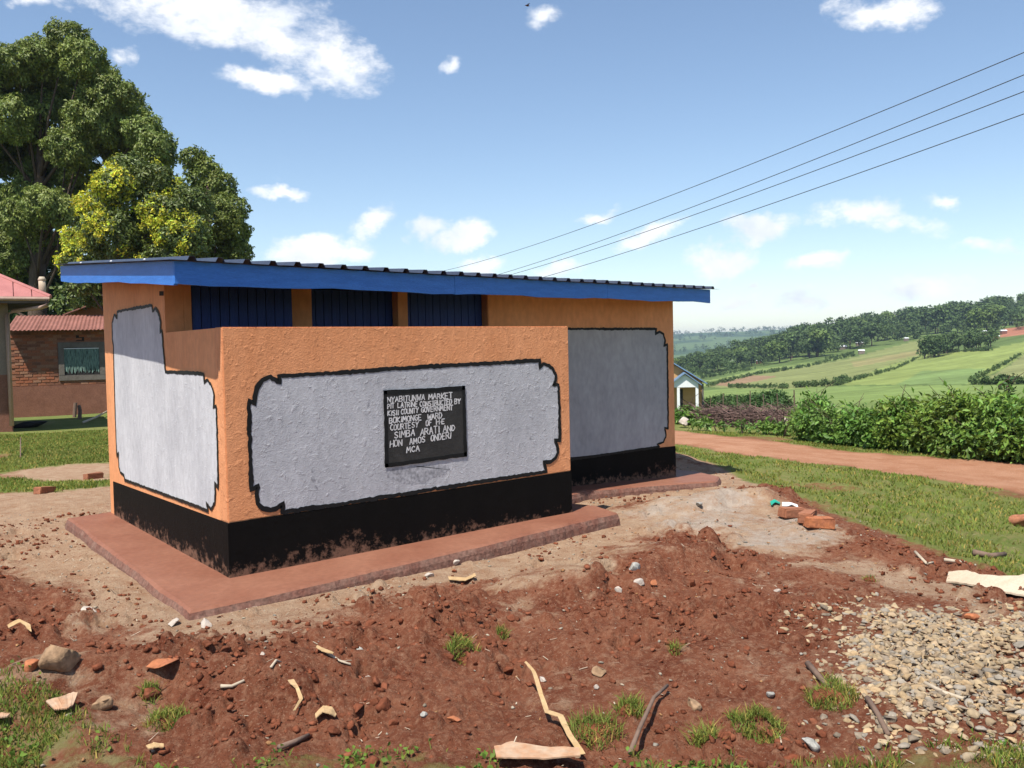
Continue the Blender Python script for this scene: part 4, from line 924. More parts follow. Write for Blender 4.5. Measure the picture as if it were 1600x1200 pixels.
sdg = poly_sd(px_+(fbm(px_, py_, 3, 3)-.5)*.5, py_+(fbm(px_+9, py_, 3, 3)-.5)*.5, GRAVEL); keep = rng.random(n) < smooth(sdg, -.28, .30)*(.35+.65*smooth(fbm(px_, py_, 2.2, 3), .36, .56))
area = (gxs.max()-gxs.min()+.4)*(gys.max()-gys.min()+.4)
px_, py_ = px_[keep], py_[keep]
if len(px_) > 6500: px_, py_ = px_[:6500], py_[:6500]
sz = .016+.062*rng.random(len(px_))**2.6
lay = rng.random(len(px_))
tcol = np.array([[1.0, 1.0, 1.0], [1.1, 1.08, 1.0], [.85, .95, 1.15], [.7, .72, .8], [1.15, 1.05, .9], [.95, .9, .85]])[rng.integers(0, 6, len(px_))]*rng.uniform(.8, 1.15, (len(px_), 1))
scatter_mesh('gravel_heap', np.stack([px_, py_, gtop(px_, py_)-.004+.026*lay*smooth(poly_sd(px_, py_, GRAVEL), -.1, .5)], 1), sz, ICO2, 'gravel', tcol, .62, label='spread heap of tan broken stone at the lower right', cat='gravel', nvar=24)

# ------------------------------------------------------------------ grass
def blades(P, h, w, lean=.5, name='grass', label=None, tintb=None, cat='grass'):
    n = len(P); a = rng.random(n)*6.283; ln_ = h*rng.uniform(.1, 1, n)*lean*2; b = rng.random(n)*6.283
    D = np.stack([np.cos(a), np.sin(a), np.zeros(n)], 1); Ln = np.stack([np.cos(b)*ln_, np.sin(b)*ln_, np.zeros(n)], 1)
    hh = (h*rng.uniform(.5, 1.2, n))[:, None]*np.array([[0, 0, 1.]]); ww = (w*rng.uniform(.7, 1.3, n))[:, None]
    v0 = P-D*ww*.5; v1 = P+D*ww*.5; v2 = P+D*ww*.35+hh*.6+Ln*.4; v3 = P-D*ww*.35+hh*.6+Ln*.4; v4 = P+hh+Ln
    V = np.stack([v0, v1, v2, v3, v4], 1).reshape(-1, 3); k = np.arange(n)*5
    F = np.stack([k, k+1, k+2, k, k+2, k+3, k+3, k+2, k+4], 1).reshape(-1, 3)
    t = rng.uniform(.7, 1.3, n) if tintb is None else tintb
    dry = rng.random(n) < .12
    c = np.stack([t*np.where(dry, 1.9, rng.uniform(.8, 1.2, n)), t*np.where(dry, 1.2, 1), t*np.where(dry, 1.6, 1)], 1)
    o = bigmesh(name, V, F, 'grass', tint=np.repeat(c, 5, 0)); return tag(o, label, cat, kind='stuff')
def fill(poly, n, thr=.35, marg=.1):
    xs = [q[0] for q in poly]; ys = [q[1] for q in poly]
    a = rng.uniform(min(xs)-marg, max(xs)+marg, n); b = rng.uniform(min(ys)-marg, max(ys)+marg, n)
    g, d, s_, rd = zones(a, b); k = rng.random(n) < smooth(g, .10, .36)
    k &= smooth(fbm(a, b, 4, 4, .6), .38, .58) > rng.random(n)
    return a[k], b[k]
VIS = lambda a, b: ((a-CAM[0])*math.sin(YAW)+(b-CAM[1])*math.cos(YAW) > 2.2)
A_ = []; B_ = []; Hh = []
for poly, n_, h in ((GR_BL, 30000, .034), (GR_BR, 20000, .042), (GR_BM, 8000, .038)):
    a, b = fill(poly, n_); k = VIS(a, b); A_.append(a[k]); B_.append(b[k]); Hh.append(np.full(k.sum(), h))
a = np.concatenate(A_); b = np.concatenate(B_)
blades(np.stack([a, b, gtop(a, b)], 1), np.concatenate(Hh), np.full(len(a), .006), label='short bright green grass along the bottom of the picture')
n = 9000; i_ = rng.integers(0, len(a), n); wa_ = a[i_]+rng.normal(0, .03, n); wb_ = b[i_]+rng.normal(0, .03, n); k = smooth(fbm(wa_, wb_, 2.5, 3), .42, .58) > rng.random(n); wa_, wb_ = wa_[k], wb_[k]
NN_ = rng.normal(0, .45, (len(wa_), 3)); NN_[:, 2] = 1; V, F = leaves(np.stack([wa_, wb_, gtop(wa_, wb_)+rng.uniform(.008, .035, len(wa_))], 1), NN_, .026, .7, -.1)
tag(bigmesh('ground_weeds', V, F, 'grass', tint=leaf_tint(len(wa_), None, .25, .1)*np.array([.8, 1, .9])), 'small round-leaved weeds mixed into the front grass', 'weeds', kind='stuff')
n = 1500; sa_ = rng.uniform(-3, 6.5, n); sb_ = rng.uniform(-5, 3, n); k = (poly_sd(sa_, sb_, SLAB) < -.03); sa_, sb_ = sa_[k], sb_[k]; n = len(sa_); an = rng.random(n)*6.28; hl = rng.uniform(.008, .05, n)*rng.random(n); wd = rng.uniform(.0012, .003, n)
dx_ = np.stack([np.cos(an), np.sin(an), rng.normal(0, .15, n)], 1)*hl[:, None]; wx_ = np.stack([-np.sin(an), np.cos(an), np.zeros(n)], 1)*wd[:, None]; c_ = np.stack([sa_, sb_, gtop(sa_, sb_)+.006], 1)
V = np.stack([c_-dx_-wx_, c_-dx_+wx_, c_+dx_+wx_, c_+dx_-wx_], 1).reshape(-1, 3); k = np.arange(n)*4; F = np.stack([k, k+1, k+2, k+3], 1)
tag(bigmesh('straw_litter', V, F, 'strawstick'), 'bits of straw and fibre strewn over the bare earth', 'straw', kind='stuff')
# verge beyond the mound, sampled by distance
n = 150000; azr = np.radians(rng.uniform(30, 71, n)); rr = 6+15*rng.random(n)**.8; a = CAM[0]+np.sin(azr)*rr; b = CAM[1]+np.cos(azr)*rr
g, d, s_, rd = zones(a, b); sdm = (a-M1[0])*MN[0]+(b-M1[1])*MN[1]; k = (rng.random(n) < smooth(g, .45, .95)) & (sdm > .1) & (smooth(fbm(a, b, 2.5, 3), .25, .55) > rng.random(n)); a, b, rr = a[k], b[k], rr[k]
blades(np.stack([a, b, gtop(a, b)-.004], 1), np.full(len(a), .030)+.02*fbm(a, b, .8, 2), .006+.0007*rr, label='mown green grass verge between mound and dirt road', tintb=.8+.5*fbm(a, b, .7, 3)*rng.uniform(.8, 1.2, len(a)))
n = 90000; azr = np.radians(rng.uniform(4, 22, n)); rr = 9+16*rng.random(n)**.9; a = CAM[0]+np.sin(azr)*rr; b = CAM[1]+np.cos(azr)*rr
g, d, s_, rd = zones(a, b); k = (rng.random(n) < smooth(g, .4, .9)) & (poly_sd(a, b, [(0, 0), (RX, 0), (RX, Wd), (0, Wd)]) < 0); a, b, rr = a[k], b[k], rr[k]
blades(np.stack([a, b, gtop(a, b)-.004], 1), np.full(len(a), .035)+.02*fbm(a, b, .8, 2), .007+.0007*rr, label='green lawn at the left in front of the houses', tintb=.75+.5*fbm(a, b, .7, 3)*rng.uniform(.8, 1.2, len(a)))
def tuft(px, py, r_, n, h, label, w=.005):
    q = at(px, py); t = rng.random(n)*6.283; s = r_*np.sqrt(rng.random(n)); a = q[0]+s*np.cos(t); b = q[1]+s*np.sin(t)
    z0 = gtop(a, b)+.036*(1-(s/r_)**2)
    e = empty('grass_sod', (q[0], q[1], float(gtop(q[0], q[1]))), label, 'grass', None)
    V = chip(ICO2, 5)*np.array([r_*.9, r_*.8, .04]); V += rng.normal(0, .006, V.shape); bigmesh('sod', V, ICO2[1], 'clod', e, tint=np.ones((len(V), 3)))
    o = blades(np.stack([a-q[0], b-q[1], z0-float(gtop(q[0], q[1]))-.01], 1), np.full(n, h), np.full(n, w), .7, 'blades', None, None, None); o.parent = e
    del o['kind']; o['kind'] = 'stuff'
    return e
tuft(724, 1003, .10, 500, .05, 'upturned sod with green grass in the middle of the soil')
tuft(1182, 1132, .12, 800, .042, 'large leafy sod of grass left of the gravel')
tuft(262, 1122, .10, 350, .045, 'low grass sod on soil right of the cardboard')
tuft(1300, 1085, .12, 600, .045, 'brown-green sod at the left edge of the gravel')
tuft(785, 990, .04, 120, .05, 'tiny grass tuft right of the upturned sod')
tuft(985, 1112, .07, 220, .05, 'small green weeds beside the long dark stick')
tuft(930, 1150, .12, 350, .06, 'broken line of weeds left of the long dark stick')
tuft(1100, 1160, .06, 160, .07, 'bright weed sprouting right of the long dark stick')
tuft(1055, 1015, .03, 60, .05, 'single small weed high on the bare red soil')
tuft(235, 1078, .05, 120, .04, 'thin grass wisps below the flat rust-coloured stone')
tuft(1360, 910+0, .05, 40, .03, 'faint dry tuft on the dusty slope above the gravel')

# ------------------------------------------------------------------ houses at the left
def wall_frame(o, a): # local axes: a = along the wall, b = away from the camera
    a = np.array([math.cos(a), math.sin(a), 0.]); return np.array(o, float), a, np.array([-a[1], a[0], 0.])
# brick house
ob = atd(20, 640, 28.5); ob[2] = float(gz(ob[0], ob[1]))-.02
h_ = empty('brick_house', ob, 'low brick house with rusty metal roof and curtained window', 'house'); AZH = R(-15); h_.rotation_euler.z = AZH
SC = 28.5/FPX
def hx_(px): return (px-20)*SC/math.cos(AZH+YAW-.25)*.97
zb = lambda py: 1.5535+(562.6-py)*SC-ob[2]
wt = zb(514)
MB().box(0, 7, 0, 3.2, -.2, wt).build('wall', 'mortar', h_)
MB().box(-.03, 7.02, -.035, 3.22, -.2, zb(604)).build('plaster_base', 'mudplaster', h_, bevel=.01)
wx0, wx1, wz0, wz1 = hx_(88), hx_(157), zb(597), zb(536)
bmesh_brick = MB().box(0, .225, -.016, .02, 0, .075).build('brick', 'brick', h_, bevel=.004); proto = bmesh_brick; cnt = 0
shades = [MT['brick'], mat('brick_red', (.36, .13, .065), (.28, .10, .05), .92, 5, .6, 50, fine=.25), mat('brick_brown', (.22, .10, .06), (.17, .075, .045), .92, 5, .6, 50, fine=.25), mat('brick_pale', (.34, .18, .11), (.28, .14, .085), .92, 5, .6, 50, fine=.25)]
protos = [proto]
for sh in shades[1:]:
    q = proto.copy(); q.data = proto.data.copy(); q.data.materials[0] = sh; protos.append(q)
row = 0; z = zb(604)+.012; first = True
while z < wt-.12:
    xx = -.0 if row % 2 == 0 else .115
    while xx < 3.35 and cnt < 298:
        if not (xx+.225 > wx0-.01 and xx < wx1+.01 and z+.075 > wz0-.01 and z < wz1+.01):
            if first: b_ = proto; first = False
            else: b_ = random.choice(protos).copy(); COL.objects.link(b_); b_.parent = h_
            b_.location = (xx+random.uniform(-.004, .004), random.uniform(-.008, .006), z+random.uniform(-.003, .003)); b_.name = 'brick'; cnt += 1
        xx += .245
    z += .095; row += 1
fr = empty('window', (wx0, -.03, wz0)); fr.parent = h_; ww_, wh_ = wx1-wx0, wz1-wz0; t_ = .17
for nm, bx in (('frame', (0, ww_, wh_-t_, wh_)), ('frame', (0, ww_, 0, t_)), ('frame', (0, t_, t_+.001, wh_-t_-.001)), ('frame', (ww_-t_, ww_, t_+.001, wh_-t_-.001))):
    MB().box(bx[0], bx[1], -.02, .06, bx[2], bx[3]).build(nm, 'frame', fr, bevel=.006)
MB().box(t_, ww_-t_, .026, .028, t_, wh_-t_).build('backing', 'dark', fr)
V = []; F = []; K = 40
for k in range(K+1):
    xk = t_+(ww_-2*t_)*k/K; yk = .012+.008*math.sin(k*1.9); zb0 = t_+.03+(.10*abs(math.sin(k*.8)) if k % 5 else .22)
    V += [(xk, yk, wh_-t_-.02), (xk, yk, zb0)]
    if k: F.append((2*k-2, 2*k, 2*k+1, 2*k-1))
MB().add(V, F).build('curtain', 'curtain', fr)
MB().box(t_, ww_-t_, -.012, -.006, wh_-t_-.045, wh_-t_-.02).build('curtain_rail', 'white', fr)
MB().box(hx_(115), hx_(127), -.02, .02, zb(534), zb(525)).build('vent_hole', 'dark', h_)
# corrugated sheets
def corr(name, o0, along, upv, nrm, width, m, parent, pitch=.09, amp=.015, th=.004):
    o0, along, upv, nrm = [np.array(q, float) for q in (o0, along, upv, nrm)]; K = int(width/pitch*6); V = []; F = []
    for k in range(K+1):
        s = width*k/K; q = o0+along*s+nrm*amp*math.sin(2*math.pi*s/pitch); V += [q, q+upv, q-nrm*th, q+upv-nrm*th]
        if k: b0 = 4*(k-1); F += [(b0, b0+4, b0+5, b0+1), (b0+2, b0+3, b0+7, b0+6), (b0, b0+2, b0+6, b0+4)]
    return MB().add(V, F).build(name, m, parent)
zr1 = 1.5535+(562.6-494)*31.2/FPX-ob[2]
rf = empty('roof', (0, 0, 0)); rf.parent = h_
nrm = np.array([0, -(zr1-wt), 2.9]); nrm /= np.linalg.norm(nrm)
for k in range(9): corr('roof_sheet', (-.05+k*.82+.0, -.42-random.uniform(0, .06), wt-.06+.004*(k % 2)), (1, 0, 0), (0, 3.0, zr1-wt+.05), nrm, .86, 'rust', rf, .12)
for k in range(9): corr('roof_sheet', (-.05+k*.82, 2.55, zr1+.0+.004*(k % 2)), (1, 0, 0), (0, 1.2, -.3), (0, .2, .97), .86, 'rust', rf, .12)
# gabled house behind
og = atd(100, 600, 37); og[2] = float(gz(og[0], og[1]))
g_h = empty('gabled_brick_house', og, 'brick gable with brown metal roof peeking behind the low brick house', 'house'); g_h.rotation_euler.z = R(-20)
SG = 37/FPX; zg_ = lambda py: 1.5535+(562-py)*SG-og[2]
xg = lambda px: (px-100)*SG
MB().prism([(xg(122), 0, 0), (xg(122)+5, 0, 0), (xg(122)+5, 0, zg_(488)), (xg(122)+2.5, 0, zg_(450)), (xg(122), 0, zg_(488))], (0, 5, 0)).build('wall', 'brick', g_h)
sl = np.array([2.9, 0, (zg_(450)-zg_(488))*2.9/2.5]);
MB().obox((xg(122)-.45, -.5, zg_(488)-.18), sl, (0, 6, 0), (0, 0, .05)).build('roof_slope', 'rust', g_h)
MB().obox((xg(122)+2.5+2.95, -.5, zg_(488)-.18), (-2.95, 0, sl[2]*1.0), (0, 6, 0), (0, 0, .05)).build('roof_slope', 'rust', g_h)
for k in range(4):
    MB().obox((xg(122)-.4+k*.7, -.4, zg_(488)-.22+k*.7*sl[2]/2.9), (.08, 0, 0), (0, .4, 0), (0, 0, .06)).build('rafter_end', 'pole', g_h)
# plastered house with pink tiled roof at the left edge
oh = atd(20, 672, 22.8); oh[2] = float(gz(oh[0], oh[1]))-.02
n_h = empty('plastered_house', oh, 'plastered house with pinkish red metal roof at the left edge', 'house'); n_h.rotation_euler.z = R(-9)
SN = 22.8/FPX; zn = lambda py: 1.5535+(562.7-py)*SN-oh[2]; xn = lambda px: (px-20)*SN
we = zn(476)
MB().box(-8, 0, 0, 3.2, 0, we).build('wall', 'cement', n_h)
MB().box(-8.02, .012, -.012, 3.22, -.1, zn(585)).build('lower_wall', 'mudplaster', n_h)
rf2 = empty('roof', (0, 0, 0)); rf2.parent = n_h
E0, E1 = xn(78), -8.6; ez = zn(468); ey = -.75; run = 2.3; rise = 1.25
npan = 24; wpan = (E0-E1)/npan
for k in range(npan):
    xa = E0-k*wpan; xb = xa-wpan
    ta = min((E0-xa)/run, 1, ((xa-E1)/run)); tb = min((E0-xb)/run, 1, ((xb-E1)/run)); g0 = .012
    P = [(xa-g0, ey, ez), (xb+g0, ey, ez), (xb+g0, ey+run*tb, ez+rise*tb), (xa-g0, ey+run*ta, ez+rise*ta)]
    if ta < 1e-6: P = P[:3]
    MB().prism(P, (0, -.012, .03)).build('roof_panel', 'redroof', rf2)
MB().add([(E0, ey, ez-.012), (E1, ey, ez-.012), (E1+run, ey+run, ez+rise-.012), (E0-run, ey+run, ez+rise-.012), (E0, ey+2*run, ez-.012), (E1, ey+2*run, ez-.012)], [(0, 1, 2, 3), (0, 3, 4), (3, 2, 5, 4), (1, 5, 2)]).build('roof_deck', 'redroof', rf2)
MB().tube([(E0+.01, ey, ez+.03), (E0-run, ey+run, ez+rise+.03)], .05, 8).build('hip_cap', 'redroof', rf2)
MB().obox((E0-.02, ey+.02, ez-.14), (E1-E0, 0, 0), (0, .03, 0), (0, 0, .12)).build('eave_board', 'dark', n_h)
MB().box(-8, E0-.06, ey+.06, 0, ez-.10, ez-.07).build('soffit', 'dark', n_h)
MB().box(.0, E0-.06, .001, 3.6, ez-.10, ez-.07).build('soffit', 'dark', n_h)
MB().tube([(E0-.08, ey-.06, ez-.05), (E0-.08, ey-.06, zn(480)), (E0-.22, ey-.03, zn(483)), (xn(28), -.1, zn(486)), (xn(19), -.08, zn(492)), (xn(19), -.08, zn(665))], .055, 10).build('downpipe', 'pvc', n_h, smooth_=True)
MB().tube([(E1, ey-.06, ez-.02), (E0-.02, ey-.06, ez-.03)], .05, 8).build('gutter', 'pvc', n_h)
vp = MB(); vp.tube([(xn(70), ey+1.3, ez+.1), (xn(70), ey+1.3, zn(446)+.16)], .085, 12); vp.tube([(xn(70), ey+1.3, zn(446)+.16), (xn(70), ey+1.3, zn(446)+.2), (xn(70), ey+1.3, zn(446)+.27)], [.085, .1, .06], 12); vp.build('vent_pipe', 'pipe_cream', n_h, smooth_=True)
rock('rock', 40, 668, (1.1, .5, .25), 'dark', 'dark flat stone at the foot of the plastered house', 'rock', rz=-.5)
for px, py, hh, lb in ((116, 652, .45, 'short leaning wooden stump left of its twin by the brick house'), (124, 655, .42, 'short wooden stump right of its twin by the brick house')):
    q = at(px, py); tag(MB().tube([(0, 0, -.05), (.03, 0, hh*.6), (.05 if px < 120 else .0, 0, hh)], [.06, .055, .05], 8).build('stump', 'stick'), lb, 'stump').location = (q[0], q[1], float(gz(q[0], q[1])))
stick('pole', [(130, 663), (150, 657), (172, 648)], .035, 'strawstick', 'thin pole leaning low against the brick house', [.02, .06, .12], 'pole')
def leafy(px, py, n, ln_, label):
    q = at(px, py); e = empty('broadleaf_plant', (q[0], q[1], float(gz(q[0], q[1]))), label, 'plant', 'broadleaf plants by the brick house')
    for k in range(n):
        a = random.uniform(0, 6.28); V = []; F = []; K = 5
        for s in range(K+1):
            t = s/K; w = .11*math.sin(math.pi*min(t*.9+.1, 1)); d = ln_*t; z_ = ln_*(.9*t-.75*t*t)+.08
            V += [(d*math.cos(a)-w*math.sin(a), d*math.sin(a)+w*math.cos(a), z_), (d*math.cos(a)+w*math.sin(a), d*math.sin(a)-w*math.cos(a), z_+.01)]
            if s: F.append((2*s-2, 2*s, 2*s+1, 2*s-1))
        o = MB().add(V, F).build('leaf', MT['plant'], e)
MT['plant'] = mat('plant', (.14, .30, .05), (.20, .36, .07), .5, 3, trans=.3)
leafy(28, 648, 8, .45, 'bright green broad-leaved plant beside the downpipe')
leafy(55, 645, 9, .55, 'bright green broad-leaved plant nearest the downpipe of two middle ones')
leafy(80, 643, 8, .5, 'bright green broad-leaved plant below the curtained window')

# ------------------------------------------------------------------ big trees at the left
def px_tree(name, label, lobes, depth, leafm, per, size, base_px, dscat=2.0, trunk_r=.35, limbs=True, aspect=.45, group=None, tint=(1, 1, 1), droop=.3):
    b = atd(base_px, 640, depth); b[2] = float(gz(b[0], b[1]))
    e = empty(name, b, label, 'tree', group); Ls = []
    for (cx, cy, r_) in lobes:
        dd = depth+random.uniform(-dscat, dscat); c = atd(cx, cy, dd)-b; rr_ = r_*dd/FPX
        Ls.append((c, (rr_*.92, rr_*.92, rr_*.78)))
    P, N, T = lobe_points(Ls, per, .7); V, F = leaves(P, N, size, aspect, droop)
    tt = leaf_tint(len(P), T)*np.array(tint); bigmesh('crown', V, F, leafm, e, tint=tt)
    zt_ = max(c[2] for c, _ in Ls); cx_ = np.mean([c for c, _ in Ls], 0)
    trunk = [np.array([0, 0, -.2]), np.array([.1, .05, zt_*.18]), np.array([cx_[0]*.2, cx_[1]*.2, zt_*.4]), np.array([cx_[0]*.45, cx_[1]*.45, zt_*.65]), np.array([cx_[0]*.7, cx_[1]*.7, zt_*.88])]
    MB().tube(trunk, [trunk_r*1.25, trunk_r, trunk_r*.75, trunk_r*.5, trunk_r*.2], 10).build('trunk', 'bark', e, smooth_=True)
    if limbs:
        for c, r_ in Ls:
            h0 = np.clip(c[2]*random.uniform(.45, .75), zt_*.15, zt_*.8); t = h0/zt_; s = np.array([np.interp(t, [0, .18, .4, .65, .88], [q[k] for q in trunk]) for k in range(2)]+[h0])
            m_ = (s+c)/2+np.array([random.uniform(-.3, .3), random.uniform(-.3, .3), -.3])
            MB().tube([s, m_, c], [trunk_r*.2, trunk_r*.13, trunk_r*.05], 6).build('limb', 'bark', e, smooth_=True)
    return e, Ls, b
BIG = [(105, 62, 34), (68, 88, 38), (130, 92, 36), (25, 100, 40), (92, 120, 45), (150, 125, 38), (40, 140, 42), (118, 150, 48), (175, 150, 42), (196, 176, 36), (75, 180, 52), (150, 190, 50), (15, 185, 45), (222, 205, 36), (245, 232, 32), (190, 222, 44), (60, 230, 40), (105, 232, 36), (18, 240, 44), (120, 268, 36), (235, 260, 34), (70, 320, 36), (40, 300, 30), (95, 330, 30), (5, 320, 40), (60, 375, 34), (20, 400, 42), (-45, 130, 60), (-55, 230, 70), (-50, 330, 70), (-60, 400, 60), (92, 395, 30), (60, 270, 32), (100, 292, 28), (30, 340, 34), (128, 215, 34)]
px_tree('tall_tree', 'tall dark green tree with rounded leaf clumps at the far left', BIG, 40, 'leaf_dark', 5800, .165, 60, 2.6, .42, group=None, droop=.6)
YEL = [(200, 262, 26), (235, 280, 34), (178, 290, 30), (258, 300, 34), (210, 318, 42), (150, 330, 32), (262, 338, 40), (178, 368, 46), (232, 375, 48), (285, 372, 42), (128, 372, 24), (140, 410, 40), (200, 420, 45), (260, 420, 45), (300, 315, 32), (150, 452, 32), (128, 440, 22)]
e, Ls, b = px_tree('yellow_flowering_tree', 'round tree covered in yellow flower clusters behind the blue roof', YEL, 33, 'leaf_mango', 5000, .16, 200, 1.6, .28, droop=.4)
P = []; N = []
for (c, r_) in Ls[:14]:
    for _ in range(125):
        d = rng.normal(0, 1, 3); d /= np.linalg.norm(d)
        vd = d@np.array([-FW[0], -FW[1], .55]); lf = d@np.array([-RT[0], -RT[1], 0])
        c2 = np.array(c)+d*np.array(r_)
        if vd < .1 or rng.random() > .55+.4*lf or math.sin(c2[0]*2.6+c2[2]*1.9)+math.sin(c2[2]*3.1-c2[1]*2.3+1)+.5*math.sin(c2[0]*6+c2[2]*5) < -.55: continue
        c2 = np.array(c)+d*np.array(r_)*rng.uniform(.95, 1.15); k = 48; o_ = rng.normal(0, .09, (k, 3)); P.append(c2+o_); N.append(d+o_*6)
V, F = leaves(np.concatenate(P), np.concatenate(N), .12, .5, .0); bigmesh('blossom', V, F, 'leaf_yellow', e, tint=leaf_tint(len(V)//4, np.repeat(rng.uniform(.65, 1.25, len(P)), 48), .25, .15)*np.array([.92, 1, 1]))
DRK = [(302, 246, 20), (318, 268, 28), (342, 290, 28), (358, 325, 28), (366, 360, 28), (340, 345, 38), (320, 310, 34), (372, 392, 22), (335, 392, 40), (300, 400, 40), (350, 425, 35), (310, 440, 40)]
px_tree('dark_round_tree', 'dark green tree right of the yellow one, against the sky', DRK, 36, 'leaf_dark', 5000, .16, 320, 1.6, .28, droop=.4, tint=(.9, .9, .85))
UND = [((-30, 430, 60), (30, 450, 50), (80, 440, 45), (0, 480, 50), (60, 480, 45)), ((120, 470, 35), (150, 490, 40), (190, 470, 40), (170, 440, 30)), ((250, 470, 50), (310, 470, 50), (360, 460, 40))]
for k, (U, lb) in enumerate(zip(UND, ('shaded dark bushes behind the pink roofed house', 'pale-leaved bush hanging over the gabled brick house', 'dark bush mostly hidden behind the blue roof'))):
    px_tree('understory_tree', lb, U, 43 if k != 1 else 39.5, 'leaf_hedge' if k != 1 else 'leaf_mango', 1700, .26, [20, 160, 300][k], 1.2, .18)

# ------------------------------------------------------------------ hedge, brush fence, crops across the road
def shrub(name, label, pts, m, per, size, group, tint=(1, 1, 1), aspect=.5):
    base = np.mean([q[0] for q in pts], 0); base = np.array([base[0], base[1], float(gz(base[0], base[1]))]); e = empty(name, base, label, 'shrub', group)
    Ls = [(np.array([c[0], c[1], c[2]])-base, r_) for c, r_ in pts]
    P, N, T = lobe_points(Ls, per, .45); gl = gz(P[:, 0]+base[0], P[:, 1]+base[1])-base[2]; k = P[:, 2] > gl+.02; P, N, T = P[k], N[k], T[k]
    V, F = leaves(P, N+np.array([0, 0, .35]), size*rng.uniform(.5, 1.15, len(P)), aspect, .15); bigmesh('foliage', V, F, m, e, tint=leaf_tint(len(P), T, .22, .08)*np.array(tint))
    mb = MB()
    for c, r_ in Ls[:: max(1, len(Ls)//8)]:
        g0 = float(gz(c[0]+base[0], c[1]+base[1]))-base[2]; mb.tube([(c[0]*.9, c[1]*.9, g0-.05), (c[0], c[1], c[2]), (c[0]+.1, c[1], c[2]+.2)], [.022, .016, .006], 5)
    for _ in range(int(len(Ls)*.7) if name != 'clipped_hedge' else 4):
        c, r_ = Ls[rng.integers(len(Ls))]; a = rng.random()*6.28; L_ = rng.uniform(.25, .6); s0 = np.array(c); d_ = np.array([math.cos(a)*.5, math.sin(a)*.5, 1.0])
        mb.tube([s0, s0+d_*L_*.6, s0+d_*L_+np.array([math.cos(a), math.sin(a), -.2])*L_*.25], [.009, .007, .003], 4)
    mb.build('stem', 'bark', e)['kind'] = 'stuff'
    k = rng.random(len(P)) < .15; V, F = leaves(P[k]*np.array([1, 1, 1.05])+N[k]*.05, N[k]+np.array([0, 0, .15]), size*1.0, .42, .2, face=False); bigmesh('shoot_leaves', V, F, m, e, tint=leaf_tint(int(k.sum()), T[k]*1.15, .3, .12)*np.array(tint)); return e
def hedge_bits(px0, px1, ybase, top, n, depth_jit=.7, rmin=.22, rmax=.4):
    out = []; bs_ = [at(px0+(px1-px0)*t, ybase[0]+(ybase[1]-ybase[0])*t) for t in (0, .25, .5, .75, 1)]
    for k in range(n):
        px = random.uniform(px0, px1); t = (px-px0)/(px1-px0); q = np.array([np.interp(t, (0, .25, .5, .75, 1), [b_[i_] for b_ in bs_]) for i_ in range(3)]); dv = q-CAM; dv[2] = 0; dv /= np.linalg.norm(dv)
        q = q+dv*random.uniform(.15, depth_jit+.15); hh = (top[0]+(top[1]-top[0])*t)*random.uniform(.6, 1.2)*(.9+.25*math.sin(px*.09)+.12*math.sin(px*.23)); r_ = random.uniform(rmin, rmax); z_ = float(gz(q[0], q[1]))
        out.append(((q[0], q[1], z_+random.uniform(.15, max(.2, hh-r_*.7))), (r_*1.1, r_*1.1, r_*.8)))
    return out
HG = 'green shrubs lining the far side of the dirt road'
shrub('roadside_shrub', 'leafy green shrub at the left end of the roadside hedge', hedge_bits(1262, 1330, (690, 699), (.55, .9), 26), 'leaf_shrub', 2600, .115, HG)
shrub('roadside_shrub', 'taller leafy shrub second from the left in the roadside hedge', hedge_bits(1322, 1410, (698, 706), (.85, 1.0), 34), 'leaf_shrub', 2600, .115, HG, (.88, .95, .85))
shrub('roadside_shrub', 'yellowish tallest shrub in the middle of the roadside hedge', hedge_bits(1400, 1500, (705, 716), (1.0, 1.15), 40), 'leaf_shrub', 2600, .115, HG, (1.2, 1.05, .9))
shrub('roadside_shrub', 'broad-leaved shrub at the right end of the roadside hedge', hedge_bits(1490, 1600, (714, 726), (1.05, 1.0), 40), 'leaf_shrub', 2600, .12, HG, (1.05, 1, .9))
shrub('roadside_shrub', 'roadside hedge shrub cut off by the right edge', hedge_bits(1600, 1720, (726, 738), (1.15, 1.2), 34), 'leaf_shrub', 2000, .12, HG)
shrub('fence_creeper', 'green creeper over the left end of the brush fence', hedge_bits(1058, 1105, (664, 667), (.42, .36), 14, .6, .14, .24), 'leaf_shrub', 2600, .12, 'creepers on the brush fence', (.85, .9, .8))
shrub('fence_creeper', 'low green weeds at the foot of the brush fence', hedge_bits(1062, 1240, (672, 684), (.14, .16), 26, .4, .07, .13), 'leaf_shrub', 3200, .11, 'creepers on the brush fence')
shrub('fence_creeper', 'small green bush rising where brush fence meets hedge', hedge_bits(1245, 1290, (672, 690), (.6, .85), 14, .9, .2, .32), 'leaf_shrub', 2600, .115, 'creepers on the brush fence', (.9, 1, .85))
e0 = at(1150, 668); bf = empty('brush_fence', e0, 'fence of piled dry purple-brown brushwood across the road', 'fence')
n = 2600; V = []; F = []; TT = []; bp_ = np.linspace(1085, 1262, 12); bb_ = np.array([at(px, 664+(px-1060)*.04)-e0 for px in bp_])
